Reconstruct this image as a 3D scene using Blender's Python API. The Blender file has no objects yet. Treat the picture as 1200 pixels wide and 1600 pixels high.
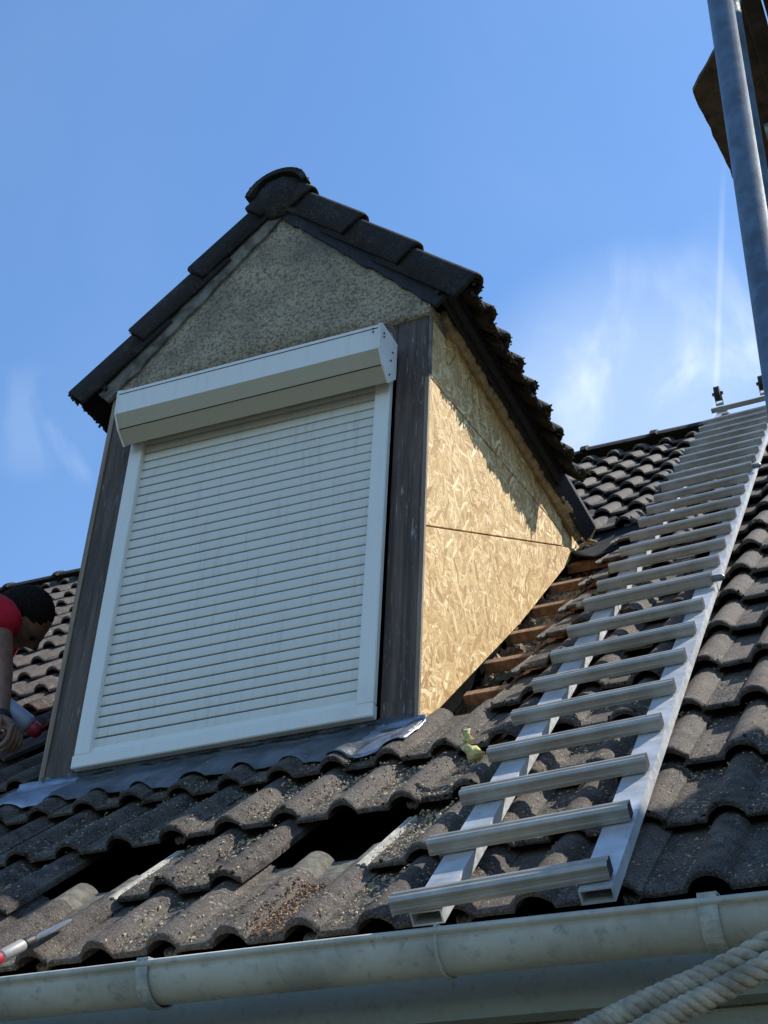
import bpy, bmesh, math, random
from mathutils import Vector, Matrix, noise
random.seed(7)
S = bpy.context.scene
COL = S.collection
# ------------------------------------------------------------------ camera
RC = [[0.907429379947677, 0.4180335247497569, 0.04266019916817984],
      [-0.21097417889751185, 0.541042590881723, -0.8141024571210388],
      [-0.3634031043432282, 0.7297402873881135, 0.5791522224047995]]
CAMPOS = Vector((1.94938, -2.27094, -0.85157))
FPX = 2236.6
cam = bpy.data.cameras.new('camera'); camo = bpy.data.objects.new('camera', cam); COL.objects.link(camo)
cam.sensor_fit = 'VERTICAL'; cam.sensor_height = 36.0; cam.lens = FPX * 36 / 1600
cam.clip_start = 0.05; cam.clip_end = 3000
m = Matrix(((RC[0][0], -RC[1][0], -RC[2][0]), (RC[0][1], -RC[1][1], -RC[2][1]), (RC[0][2], -RC[1][2], -RC[2][2]))).to_4x4()
m.translation = CAMPOS; camo.matrix_world = m
S.camera = camo
# ------------------------------------------------------------------ light
SUN = Vector((1.0, 0.84, 1.84)).normalized()
ELEV = math.asin(SUN.z)
sd = bpy.data.lights.new('sun', 'SUN'); so = bpy.data.objects.new('sun', sd); COL.objects.link(so)
sd.energy = 5.0; sd.angle = math.radians(0.5); sd.color = (1.0, 0.95, 0.86)
so.rotation_euler = SUN.to_track_quat('Z', 'Y').to_euler()
S.view_settings.view_transform = 'Standard'; S.view_settings.look = 'None'
S.view_settings.exposure = 0.52; S.view_settings.gamma = 1.0; S.view_settings.use_curve_mapping = False
W = bpy.data.worlds.new('World'); S.world = W; W.use_nodes = True
nt = W.node_tree; N = nt.nodes; L = nt.links
for n in list(N): N.remove(n)
out = N.new('ShaderNodeOutputWorld'); bg = N.new('ShaderNodeBackground'); L.new(bg.outputs[0], out.inputs[0])
sky = N.new('ShaderNodeTexSky'); sky.sky_type = 'NISHITA'; sky.sun_disc = False
sky.sun_elevation = ELEV; sky.sun_rotation = math.atan2(SUN.x, SUN.y)
sky.altitude = 0; sky.air_density = 1.2; sky.dust_density = 0.2; sky.ozone_density = 3.0
bg.inputs[1].default_value = 0.125
def vdir(x, y):
    q = Vector((x - 600, y - 800, FPX)); r = Vector([sum(RC[i][j] * q[i] for i in range(3)) for j in range(3)]); return r.normalized()
def mth(op, a, b=None, clamp=False):
    n = N.new('ShaderNodeMath'); n.operation = op; n.use_clamp = clamp
    for i, v in enumerate((a, b)):
        if v is None: continue
        if isinstance(v, (int, float)): n.inputs[i].default_value = v
        else: L.new(v, n.inputs[i])
    return n.outputs[0]
tc = N.new('ShaderNodeTexCoord')
def vdot(v):
    n = N.new('ShaderNodeVectorMath'); n.operation = 'DOT_PRODUCT'; L.new(tc.outputs['Generated'], n.inputs[0]); n.inputs[1].default_value = v; return n.outputs['Value']
def ramp01(x, a, b):
    n = N.new('ShaderNodeMapRange'); n.interpolation_type = 'SMOOTHSTEP'; L.new(x, n.inputs[0]); n.inputs[1].default_value = a; n.inputs[2].default_value = b
    return n.outputs[0]
def wnoise(scale, stretch, det=6, dist=0.0, rot=(0, 0, 0), rough=0.55):
    mp = N.new('ShaderNodeMapping'); mp.inputs['Scale'].default_value = stretch; mp.inputs['Rotation'].default_value = rot
    L.new(tc.outputs['Generated'], mp.inputs[0])
    n = N.new('ShaderNodeTexNoise'); n.inputs['Scale'].default_value = scale; n.inputs['Detail'].default_value = det; n.inputs['Distortion'].default_value = dist
    n.inputs['Roughness'].default_value = rough; L.new(mp.outputs[0], n.inputs[0]); return n.outputs[0]
cl = wnoise(2.6, (1.6, 1.6, 0.7), 7, 0.5)
cl2 = wnoise(9.0, (1.5, 1.2, 0.6), 6, 1.0)
vein = mth('ADD', mth('MULTIPLY', cl, 0.65), mth('MULTIPLY', cl2, 0.35))
thin = ramp01(vein, 0.42, 0.68)
def spot(x, y, cosr): return ramp01(vdot(vdir(x, y)), math.cos(cosr), math.cos(cosr * 0.15))
low = spot(1000, 700, 0.15)
wisp_r = mth('MULTIPLY', mth('ADD', mth('MULTIPLY', thin, .95), 0.42), low)
wisp_s = mth('MULTIPLY', thin, mth('MULTIPLY', spot(1010, 590, 0.05), 0.55))
wisp_l = mth('MULTIPLY', ramp01(cl2, 0.40, 0.62), mth('MULTIPLY', spot(40, 660, 0.045), 0.10))
cn2 = vdir(62, 640).cross(vdir(132, 752)).normalized()
dl2 = mth('ABSOLUTE', mth('ADD', vdot(cn2), mth('MULTIPLY', mth('SUBTRACT', wnoise(30, (1, 1, 1), 6), 0.5), 0.018)))
wisp_l2 = mth('MULTIPLY', mth('SUBTRACT', 1.0, ramp01(dl2, 0.0, 0.0085)), mth('MULTIPLY', spot(108, 705, 0.030), mth('MULTIPLY', ramp01(cl2, .30, .62), 0.42)))
wisp_e = mth('MULTIPLY', thin, mth('MULTIPLY', spot(1160, 500, 0.08), 0.22))
cn = vdir(1131, 250).cross(vdir(1119, 610)).normalized()
dline = mth('ABSOLUTE', vdot(cn))
trail = mth('MULTIPLY', mth('SUBTRACT', 1.0, ramp01(dline, 0.0004, 0.0030)), mth('MULTIPLY', spot(1124, 500, 0.12), mth('ADD', 0.02, mth('MULTIPLY', cl2, 0.30))))
veil = mth('MULTIPLY', ramp01(cl, 0.35, 0.75), 0.04)
tot = mth('ADD', mth('ADD', wisp_r, wisp_s), mth('ADD', mth('ADD', wisp_l, wisp_l2), mth('ADD', wisp_e, mth('ADD', trail, veil))), clamp=True)
tot = mth('MULTIPLY', tot, 0.85, clamp=True)
tint = N.new('ShaderNodeMix'); tint.data_type = 'RGBA'; tint.blend_type = 'MULTIPLY'; tint.inputs[0].default_value = 1
L.new(sky.outputs[0], tint.inputs[6]); tint.inputs[7].default_value = (0.80, 1.01, 1.18, 1)
mx = N.new('ShaderNodeMix'); mx.data_type = 'RGBA'; L.new(tot, mx.inputs[0]); L.new(tint.outputs[2], mx.inputs[6])
mx.inputs[7].default_value = (5.6, 6.4, 7.2, 1)
L.new(mx.outputs[2], bg.inputs[0])

# ------------------------------------------------------------------ material helpers
MATS = {}
class NB:
    def __init__(s, name):
        s.m = bpy.data.materials.new(name); s.m.use_nodes = True; s.t = s.m.node_tree; s.n = s.t.nodes; s.l = s.t.links
        s.b = s.n['Principled BSDF']; g = s.n.new('ShaderNodeNewGeometry'); s.pos = g.outputs['Position']
        o = s.n.new('ShaderNodeObjectInfo'); s.rnd = o.outputs['Random']
    def set(s, k, v):
        if hasattr(v, 'is_linked') or isinstance(v, bpy.types.NodeSocket): s.l.new(v, s.b.inputs[k])
        else: s.b.inputs[k].default_value = v if not (isinstance(v, tuple) and len(v) == 3) else (*v, 1)
    def vec(s, scale=(1, 1, 1), rot=(0, 0, 0), src=None, loc=(0, 0, 0)):
        mp = s.n.new('ShaderNodeMapping'); mp.inputs['Scale'].default_value = scale; mp.inputs['Rotation'].default_value = rot; mp.inputs['Location'].default_value = loc
        s.l.new(src or s.pos, mp.inputs[0]); return mp.outputs[0]
    def noise(s, scale, det=5, rough=0.55, vec=None, dist=0):
        n = s.n.new('ShaderNodeTexNoise'); n.inputs['Scale'].default_value = scale; n.inputs['Detail'].default_value = det
        n.inputs['Roughness'].default_value = rough; n.inputs['Distortion'].default_value = dist; s.l.new(vec or s.pos, n.inputs[0]); return n.outputs[0]
    def vor(s, scale, vec=None, feat='F1', out='Distance', rand=1.0):
        n = s.n.new('ShaderNodeTexVoronoi'); n.feature = feat; n.inputs['Scale'].default_value = scale; n.inputs['Randomness'].default_value = rand
        s.l.new(vec or s.pos, n.inputs[0]); return n.outputs[out]
    def ramp(s, x, a, b, lo=0.0, hi=1.0):
        n = s.n.new('ShaderNodeMapRange'); n.interpolation_type = 'SMOOTHSTEP'; s.l.new(x, n.inputs[0])
        n.inputs[1].default_value = a; n.inputs[2].default_value = b; n.inputs[3].default_value = lo; n.inputs[4].default_value = hi; return n.outputs[0]
    def math(s, op, a, b=None, clamp=False):
        n = s.n.new('ShaderNodeMath'); n.operation = op; n.use_clamp = clamp
        for i, v in enumerate((a, b)):
            if v is None: continue
            if isinstance(v, (int, float)): n.inputs[i].default_value = v
            else: s.l.new(v, n.inputs[i])
        return n.outputs[0]
    def mix(s, f, a, b, mode='MIX'):
        n = s.n.new('ShaderNodeMix'); n.data_type = 'RGBA'; n.blend_type = mode
        for i, v in ((0, f), (6, a), (7, b)):
            if isinstance(v, tuple): n.inputs[i].default_value = (*v, 1) if len(v) == 3 else v
            elif isinstance(v, (int, float)): n.inputs[i].default_value = v
            else: s.l.new(v, n.inputs[i])
        return n.outputs[2]
    def cramp(s, x, stops):
        n = s.n.new('ShaderNodeValToRGB'); s.l.new(x, n.inputs[0]); e = n.color_ramp.elements
        while len(e) < len(stops): e.new(0.5)
        for i, (p, c) in enumerate(stops): e[i].position = p; e[i].color = (*c, 1)
        return n.outputs[0]
    def bump(s, h, strength=0.5, dist=0.01):
        n = s.n.new('ShaderNodeBump'); n.inputs['Strength'].default_value = strength; n.inputs['Distance'].default_value = dist
        s.l.new(h, n.inputs['Height']); s.l.new(n.outputs[0], s.b.inputs['Normal'])
    def done(s): return s.m

def mat_tile(name, dark, mid, pale=0.32, dirt=1.0):
    k = NB(name)
    at = k.n.new('ShaderNodeAttribute'); at.attribute_name = 'pan'; pan = at.outputs['Fac']
    big = k.noise(3.2, 4, 0.6); med = k.noise(24, 6, 0.7); fine = k.noise(300, 4, 0.75)
    c = k.mix(k.ramp(med, 0.34, 0.66), dark, mid)
    c = k.mix(k.math('MULTIPLY', k.ramp(k.rnd, 0.2, 1), 0.5), c, tuple(v * 1.5 for v in mid))
    c = k.mix(k.math('MULTIPLY', k.ramp(k.noise(8, 4, .7), 0.50, 0.70), 0.5), c, (mid[0] * 1.25, mid[1] * .86, mid[2] * .7))
    # sand and moss dust washed into the troughs
    grit = k.ramp(k.math('ADD', k.noise(150, 4, .8), k.math('MULTIPLY', k.noise(14, 4, .6), .7)), .78, 1.02)
    pm = k.math('MULTIPLY', k.ramp(pan, .35, .95), k.ramp(k.noise(5, 3), .30, .60, .25, 1))
    c = k.mix(k.math('MULTIPLY', k.math('MULTIPLY', pm, grit), .62 * dirt), c, (.25, .22, .165))
    c = k.mix(k.ramp(fine, 0.46, 0.74, 0.0, 0.85), c, tuple(v * 2.9 for v in mid))
    c = k.mix(k.ramp(fine, 0.50, 0.30, 0.0, 0.8), c, tuple(v * 0.22 for v in dark))
    # lichen flecks
    d = k.vor(62, k.vec((1, 1, 1.4))); msk = k.noise(11, 3, 0.6)
    thr = k.ramp(msk, 0.40, 0.66, 0.06, 0.46)
    sp = k.math('LESS_THAN', k.math('ADD', d, k.math('MULTIPLY', k.noise(170, 2), 0.22)), thr)
    spk = k.math('MULTIPLY', sp, k.ramp(big, 0.34, 0.56, 0.2, 1))
    c = k.mix(k.math('MULTIPLY', spk, 0.55 * dirt), c, (pale, pale * 0.95, pale * 0.80))
    blot = k.ramp(k.math('ADD', k.math('MULTIPLY', k.noise(34, 6, .75), .6), k.math('MULTIPLY', k.noise(6, 2), .4)), 0.53, 0.62)
    c = k.mix(k.math('MULTIPLY', blot, 0.40 * dirt), c, (0.15, 0.14, 0.115))
    k.set('Base Color', c); k.set('Roughness', 0.8); k.set('Specular IOR Level', 0.22)
    h = k.math('ADD', k.math('MULTIPLY', fine, 0.7), k.math('ADD', k.math('MULTIPLY', k.noise(80, 4, .7), 1.0), k.math('MULTIPLY', spk, 0.35)))
    k.bump(h, 1.0, 0.0035); return k.done()
M_TILE = mat_tile('concrete_tile', (0.020, 0.016, 0.014), (0.092, 0.077, 0.066), .36)
M_DTILE = mat_tile('dormer_tile', (0.014, 0.012, 0.011), (0.026, 0.022, 0.020), 0.13, .6)

def mat_simple(name, col, rough=0.6, metal=0.0, var=0.25, scale=12, bump=0.2, bd=0.002, spec=0.5, dirt=None, dirtamt=0.5, dscale=7):
    k = NB(name); n1 = k.noise(scale, 5, .6); n2 = k.noise(scale * 9, 4, .6)
    c = k.mix(k.ramp(n1, 0.3, 0.7), tuple(v * (1 - var) for v in col), tuple(min(1, v * (1 + var)) for v in col))
    if dirt: c = k.mix(k.math('MULTIPLY', k.ramp(k.noise(dscale, 7, .7, dist=.4), 0.52, 0.72), dirtamt), c, dirt)
    k.set('Base Color', c); k.set('Roughness', rough); k.set('Metallic', metal); k.set('Specular IOR Level', spec)
    k.bump(k.math('ADD', n1, k.math('MULTIPLY', n2, .5)), bump, bd); return k.done()

def mat_osb():
    k = NB('osb_board')
    src = k.vec((0, 1, 1))
    warp = k.n.new('ShaderNodeVectorMath'); warp.operation = 'MULTIPLY_ADD'
    nz = k.n.new('ShaderNodeTexNoise'); nz.inputs['Scale'].default_value = 30; k.l.new(src, nz.inputs[0])
    k.l.new(nz.outputs['Color'], warp.inputs[0]); warp.inputs[1].default_value = (0, .018, .018); k.l.new(src, warp.inputs[2])
    base = None; hh = None
    for i, (a, sc, off) in enumerate(((0.25, 62, .1), (-0.75, 74, 3.3), (1.25, 68, 7.7), (0.7, 84, 5.1), (-1.3, 80, 9.1), (0.0, 72, 2.2), (1.5, 66, 6.2), (-0.35, 90, 8.8), (0.95, 76, 1.8), (-1.0, 70, 4.6))):
        r = k.vec((1, 1, 1), (a, 0, 0), warp.outputs[0], (off, off, off)); v = k.vec((1, 0.17, 1.15), src=r)
        n = k.n.new('ShaderNodeTexVoronoi'); n.inputs['Scale'].default_value = sc; k.l.new(v, n.inputs[0])
        sepc = k.n.new('ShaderNodeSeparateColor'); k.l.new(n.outputs['Color'], sepc.inputs[0])
        col = k.cramp(sepc.outputs[0], [(0.0, (0.32, 0.19, 0.075)), (0.2, (0.50, 0.35, 0.16)), (0.5, (0.63, 0.48, 0.25)), (0.8, (0.72, 0.58, 0.34)), (1.0, (0.86, 0.76, 0.52))])
        grain = k.noise(60, 3, .6, k.vec((1, 0.15, 3), src=v))
        col = k.mix(k.ramp(grain, .45, .75, 0, .22), col, (0.33, 0.215, 0.10))
        edge = k.vor(sc, v, 'DISTANCE_TO_EDGE'); col = k.mix(k.ramp(edge, 0.10, 0.0, 0, .62), col, (0.22, 0.13, 0.05))
        h = sepc.outputs[1]
        if base is None: base, hh = col, h
        else:
            f = k.math('GREATER_THAN', sepc.outputs[2], i / (i + 1.0)); base = k.mix(f, base, col)
            mm = k.n.new('ShaderNodeMix'); k.l.new(f, mm.inputs[0]); k.l.new(hh, mm.inputs[2]); k.l.new(h, mm.inputs[3]); hh = mm.outputs[0]
    base = k.mix(k.ramp(k.noise(2.2, 3), .4, .75, 0, .25), base, (0.42, 0.30, 0.15))
    base = k.mix(1.0, base, (1.10, 1.0, .86), 'MULTIPLY'); k.set('Base Color', base); k.set('Roughness', 0.7); k.set('Specular IOR Level', .3); k.bump(hh, 0.5, 0.003); return k.done()
M_OSB = mat_osb()

def mat_oldwood(name, dark, light, amt=.5, scr=(0.42, 0.42, 0.44)):
    k = NB(name)
    g = k.noise(60, 5, .6, k.vec((1, 1, 0.045))); b = k.noise(5, 4, .6)
    c = k.mix(k.ramp(g, .35, .7), dark, light)
    c = k.mix(k.ramp(b, .5, .75, 0, .35), c, tuple(v * .55 for v in dark))
    fleck = k.math('MULTIPLY', k.ramp(k.noise(130, 4, .7, k.vec((1, 1, 0.10))), .57, .66), k.ramp(k.noise(4.5, 3), .38, .60, .25, 1))
    c = k.mix(k.math('MULTIPLY', fleck, amt), c, scr)
    # curved weather rings round knots
    ring = k.math('SINE', k.math('MULTIPLY', k.vor(1.6, k.vec((4.2, 1, 1.2))), 150)); rm = k.ramp(k.vor(1.6, k.vec((4.2, 1, 1.2))), .22, .08)
    c = k.mix(k.math('MULTIPLY', k.math('MULTIPLY', k.ramp(ring, .6, 1), rm), amt), c, scr)
    k.set('Base Color', c); k.set('Roughness', .75); k.bump(k.math('ADD', g, fleck), .8, .003); return k.done()
M_POST = mat_oldwood('stained_post', (0.058, 0.038, 0.029), (0.135, 0.094, 0.072), .75, (0.40, 0.37, 0.34))
M_FASCIA = mat_oldwood('dark_fascia', (0.010, 0.010, 0.012), (0.020, 0.019, 0.022), .2)
M_BATTEN = mat_oldwood('roof_batten', (0.17, 0.085, 0.042), (0.32, 0.18, 0.10), .2, (.4, .3, .2))
M_RAFTER = mat_oldwood('rafter_wood', (0.34, 0.16, 0.075), (0.45, 0.24, 0.12), .2, (.5, .3, .2))
M_EDGE = mat_oldwood('board_edge', (0.20, 0.145, 0.10), (0.30, 0.23, 0.17), .3)

def mat_plaster():
    k = NB('rough_render')
    f = k.noise(105, 4, .65); f2 = k.noise(48, 3, .6, dist=.8); b = k.noise(3.4, 5, .65); g = k.vor(70, None)
    c = k.mix(k.ramp(b, .38, .66), (0.46, 0.375, 0.26), (0.31, 0.25, 0.18))
    c = k.mix(k.ramp(f, .36, .58, .85, 0), c, (0.12, 0.10, 0.075))
    c = k.mix(k.ramp(f2, .60, .74, 0, .5), c, (0.46, 0.43, 0.33))
    c = k.mix(k.ramp(k.noise(1.7, 5, .7), .55, .7, 0, .45), c, (0.12, 0.12, 0.115))
    k.set('Base Color', c); k.set('Roughness', .95); k.set('Specular IOR Level', .15)
    k.bump(k.math('ADD', k.math('ADD', f, f2), k.math('MULTIPLY', g, .6)), 1.0, .006); return k.done()
M_PLASTER = mat_plaster()
M_MORTAR = mat_simple('verge_mortar', (0.17, 0.155, 0.13), .95, var=.5, scale=18, bump=1, bd=.006, spec=.1, dirt=(.05, .045, .04), dirtamt=.7, dscale=16)
def mat_shutter(name, col, streak=.35):
    k = NB(name)
    s = k.noise(9, 5, .7, k.vec((6, 1, .5))); d = k.noise(3, 6, .7)
    c = k.mix(k.ramp(s, .48, .75, 0, streak), col, tuple(v * .72 for v in col))
    c = k.mix(k.ramp(d, .55, .75, 0, .3), c, (col[0] * .62, col[1] * .62, col[2] * .52))
    sp = k.math('LESS_THAN', k.vor(55), k.ramp(k.noise(8), .55, .8, 0, .11)); c = k.mix(k.math('MULTIPLY', sp, .5), c, (.12, .11, .09))
    k.set('Base Color', c); k.set('Roughness', .42); k.set('Specular IOR Level', .4); k.bump(k.noise(40), .06, .002); return k.done()
M_SLAT = mat_shutter('shutter_slat', (0.68, 0.665, 0.61), .5)
M_FRAME = mat_shutter('shutter_frame', (0.76, 0.755, 0.72), .2)
M_BOX = mat_shutter('shutter_box', (0.76, 0.75, 0.72), .25)
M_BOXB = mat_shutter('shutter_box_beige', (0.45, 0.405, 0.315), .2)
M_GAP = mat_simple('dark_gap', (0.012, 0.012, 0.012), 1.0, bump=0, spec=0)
def mat_alu(name, col, rough):
    k = NB(name)
    b = k.noise(14, 5, .6); st = k.noise(90, 3, .6, k.vec((.08, 1, 1)))
    c = k.mix(k.ramp(b, .3, .7), tuple(v * .8 for v in col), tuple(min(1, v * 1.1) for v in col))
    c = k.mix(k.ramp(k.noise(38, 5, .7), .56, .7, 0, .45), c, (.28, .27, .25))
    k.set('Base Color', c); k.set('Metallic', .55); k.set('Roughness', k.ramp(st, .3, .7, rough, rough + .2)); k.bump(k.noise(120), .12, .001); return k.done()
M_ALU = mat_alu('ladder_aluminium', (0.62, 0.63, 0.64), .38)
M_RUNG = mat_alu('rung_aluminium', (0.38, 0.365, 0.335), .45)
M_GALV = mat_simple('galvanised_steel', (0.13, 0.17, 0.21), .5, .6, .3, 30, .3, .002, dirt=(.09, .11, .14), dirtamt=.5, dscale=9)
M_GALV2 = mat_simple('transom_steel', (0.22, 0.26, 0.29), .5, .6, .35, 16, .3, .002)
M_LEAD = mat_simple('lead_sheet', (0.095, 0.108, 0.12), .5, .3, .35, 9, .9, .008, dirt=(.16, .19, .23), dirtamt=.5, dscale=9)
M_LEADB = mat_simple('lead_sheet_shiny', (0.30, 0.34, 0.40), .42, .6, .3, 9, .8, .005, dirt=(.10, .12, .15), dirtamt=.5, dscale=22)
M_BITU = mat_simple('bitumen_strip', (0.03, 0.035, 0.042), .45, .1, .5, 14, .8, .006, dirt=(.28, .32, .36), dirtamt=.5, dscale=30)
M_VALLEY = mat_simple('valley_sheet', (0.014, 0.014, 0.016), .9, 0, .4, 8, .4, .004, spec=.15)
M_GUTTER = mat_simple('painted_gutter', (0.40, 0.39, 0.345), .7, 0, .22, 7, .25, .002, spec=.3, dirt=(.13, .12, .10), dirtamt=.55, dscale=44)
M_BRACK = mat_simple('bracket_metal', (0.36, 0.365, 0.34), .5, 0, .35, 20, .3, .002, dirt=(.07, .06, .05), dirtamt=.8, dscale=40)
M_WALL = mat_simple('house_render', (0.25, 0.26, 0.225), .95, 0, .12, 3, .8, .006, spec=.1, dirt=(.13, .135, .12), dirtamt=.6, dscale=60)
M_FELT = mat_simple('roof_felt', (0.010, 0.010, 0.011), 1.0, bump=.3, spec=0)
M_WOOL = mat_simple('mineral_wool', (0.42, 0.33, 0.22), .98, 0, .5, 26, 1, .015, spec=.05, dirt=(.08, .06, .045), dirtamt=.85, dscale=14)
M_FOAM = mat_simple('pu_foam', (0.42, 0.32, 0.19), .9, 0, .22, 30, .8, .006, spec=.2, dirt=(.30, .21, .11), dirtamt=.6, dscale=20)
M_YFOAM = mat_simple('yellow_wool', (0.62, 0.55, 0.24), .95, 0, .25, 60, 1, .006, spec=.1)
M_BOARD = mat_simple('scaffold_board', (0.085, 0.062, 0.042), .9, 0, .4, 20, .7, .004, dirt=(.012, .01, .009), dirtamt=.95, dscale=24)
M_PLANK = mat_simple('scaffold_plank', (0.045, 0.035, 0.028), .9, 0, .4, 14, .5, .004)
M_ROPE = mat_simple('hemp_rope', (0.33, 0.285, 0.22), .9, 0, .35, 40, .8, .003, spec=.1, dirt=(.16, .13, .10), dirtamt=.5, dscale=30)
M_CHIP = mat_simple('wood_chips', (0.40, 0.30, 0.19), .85, 0, .45, 60, 0)
M_LEAF = mat_simple('dry_leaf_litter', (0.22, 0.12, 0.065), .85, 0, .5, 60, 0)
M_RED = mat_simple('red_cotton', (0.50, 0.018, 0.035), .9, 0, .25, 9, .5, .01, spec=.15)
M_SKIN = mat_simple('skin', (0.22, 0.115, 0.08), .55, 0, .25, 40, .4, .002)
M_HAIR = mat_simple('short_hair', (0.020, 0.015, 0.013), .95, 0, .7, 160, 1, .006, spec=.1)
M_TROUS = mat_simple('work_trousers', (0.03, 0.035, 0.05), .9, 0, .3, 20, .5, .006)
M_SHOE = mat_simple('shoe_leather', (0.02, 0.018, 0.016), .7)
M_CAN = mat_simple('can_label', (0.27, 0.31, 0.42), .45, 0, .12, 30, .1)
M_REDP = mat_simple('red_plastic', (0.26, 0.012, 0.03), .4, 0, .1, 20, .05)
M_GREYP = mat_simple('grey_plastic', (0.27, 0.26, 0.25), .5, 0, .1, 40, .1)
M_BLACK = mat_simple('black_rubber', (0.012, 0.012, 0.014), .6, 0, .2, 20, .1)
M_STEEL = mat_simple('blade_steel', (0.55, 0.56, 0.56), .35, .8, .2, 30, .1)
M_GRND = mat_simple('ground_grass', (0.065, 0.07, 0.05), .95, 0, .4, .8, .2)
M_RIB = mat_simple('pale_interlock', (0.50, 0.47, 0.40), .9, 0, .3, 60, .8, .003)

# ------------------------------------------------------------------ object helpers
def link(name, me, parent=None, mat=None):
    o = bpy.data.objects.new(name, me); COL.objects.link(o)
    if mat and not me.materials: me.materials.append(mat)
    if parent: o.parent = parent
    return o
def obj(name, bm, mat, parent=None, smooth=False):
    me = bpy.data.meshes.new(name); bmesh.ops.recalc_face_normals(bm, faces=bm.faces[:]); bm.to_mesh(me); bm.free()
    if smooth: me.shade_smooth()
    return link(name, me, parent, mat)
def thing(name, label, cat, loc=(0, 0, 0), group=None):
    o = bpy.data.objects.new(name, None); COL.objects.link(o); o.location = loc; o.empty_display_size = .1
    o['label'] = label; o['category'] = cat
    if group: o['group'] = group
    return o
def tag(o, label, cat, group=None):
    o['label'] = label; o['category'] = cat
    if group: o['group'] = group
    return o
def par(o, p):
    """parent o (built in world coordinates) under thing p"""
    o.parent = p; o.matrix_parent_inverse = Matrix.Translation(p.location).inverted(); return o
def bx(bm, x0, x1, y0, y1, z0, z1, mat=None, bev=0):
    v = [bm.verts.new(c) for c in ((x0, y0, z0), (x1, y0, z0), (x1, y1, z0), (x0, y1, z0), (x0, y0, z1), (x1, y0, z1), (x1, y1, z1), (x0, y1, z1))]
    if mat:
        for q in v: q.co = mat @ q.co
    fs = [bm.faces.new([v[i] for i in f]) for f in ((0, 3, 2, 1), (4, 5, 6, 7), (0, 1, 5, 4), (1, 2, 6, 5), (2, 3, 7, 6), (3, 0, 4, 7))]
    if bev: bmesh.ops.bevel(bm, geom=list({e for f in fs for e in f.edges}), offset=bev, segments=1, affect='EDGES')
    return v
def box(name, x0, x1, y0, y1, z0, z1, mat, parent=None, bev=0, M=None):
    bm = bmesh.new(); bx(bm, x0, x1, y0, y1, z0, z1, M, bev); return obj(name, bm, mat, parent)
def prism(name, pts, axis, a0, a1, mat, parent=None, bev=0):
    """polygon pts (2D) extruded along axis"""
    bm = bmesh.new()
    def P(p, a): return {'x': (a, p[0], p[1]), 'y': (p[0], a, p[1]), 'z': (p[0], p[1], a)}[axis]
    A = [bm.verts.new(P(p, a0)) for p in pts]; B = [bm.verts.new(P(p, a1)) for p in pts]
    bm.faces.new(A); bm.faces.new(B[::-1]); n = len(pts)
    for i in range(n): bm.faces.new((A[i], A[(i + 1) % n], B[(i + 1) % n], B[i]))
    if bev: bmesh.ops.bevel(bm, geom=bm.edges[:], offset=bev, segments=1, affect='EDGES')
    return obj(name, bm, mat, parent)
def tube(bm, pts, r, seg=10, cap=True):
    rings = []; pts = [Vector(p) for p in pts]; n = len(pts); up = None
    for i, p in enumerate(pts):
        t = (pts[min(i + 1, n - 1)] - pts[max(i - 1, 0)]).normalized()
        if up is None: up = t.orthogonal().normalized()
        else: up = (up - t * up.dot(t)).normalized()
        b = t.cross(up); rr = r[i] if isinstance(r, (list, tuple)) else r
        rings.append([bm.verts.new(p + (up * math.cos(a) + b * math.sin(a)) * rr) for a in [2 * math.pi * j / seg for j in range(seg)]])
    for a, b_ in zip(rings, rings[1:]):
        for j in range(seg): bm.faces.new((a[j], a[(j + 1) % seg], b_[(j + 1) % seg], b_[j]))
    if cap: bm.faces.new(rings[0][::-1]); bm.faces.new(rings[-1])

# ------------------------------------------------------------------ roof frame
PT = 0.79832; CP, SP = math.cos(PT), math.sin(PT)
def RP(x, s, h): return Vector((x, s * CP - h * SP, s * SP + h * CP))
ROOF = Matrix(((1, 0, 0), (0, CP, -SP), (0, SP, CP))).to_4x4()       # (x, s, h) -> world
NOSE0, EXP, TL_ = -0.087, 0.3125, 0.42
NOSEH = 0.046
TW = 0.292
def s_row(k): return NOSE0 + EXP * k + (0.035 if k == 0 else 0)
XB = 0.185                                                               # tile joint position, repeats each 0.30
def prof(x):
    """tile surface height above its flat, x in local 0..0.305"""
    h = 0.0
    for c in (0.115, 0.265):
        d = abs(x - c)
        if d < 0.037: h = max(h, 0.029 * (max(0, 1 - (d / 0.037) ** 2)) ** 0.62)
    return h
XS = [-0.030, -0.024, -0.018, -0.012, -0.004, 0.0, 0.03, 0.066]
XS += [0.115 + 0.037 * math.sin(math.radians(a)) for a in (-90, -66, -44, -22, 0, 22, 44, 66, 90)] + [0.19]
XS += [0.265 + 0.037 * math.sin(math.radians(a)) for a in (-90, -66, -44, -22, 0, 22, 44, 66)] + [0.307]
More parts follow.
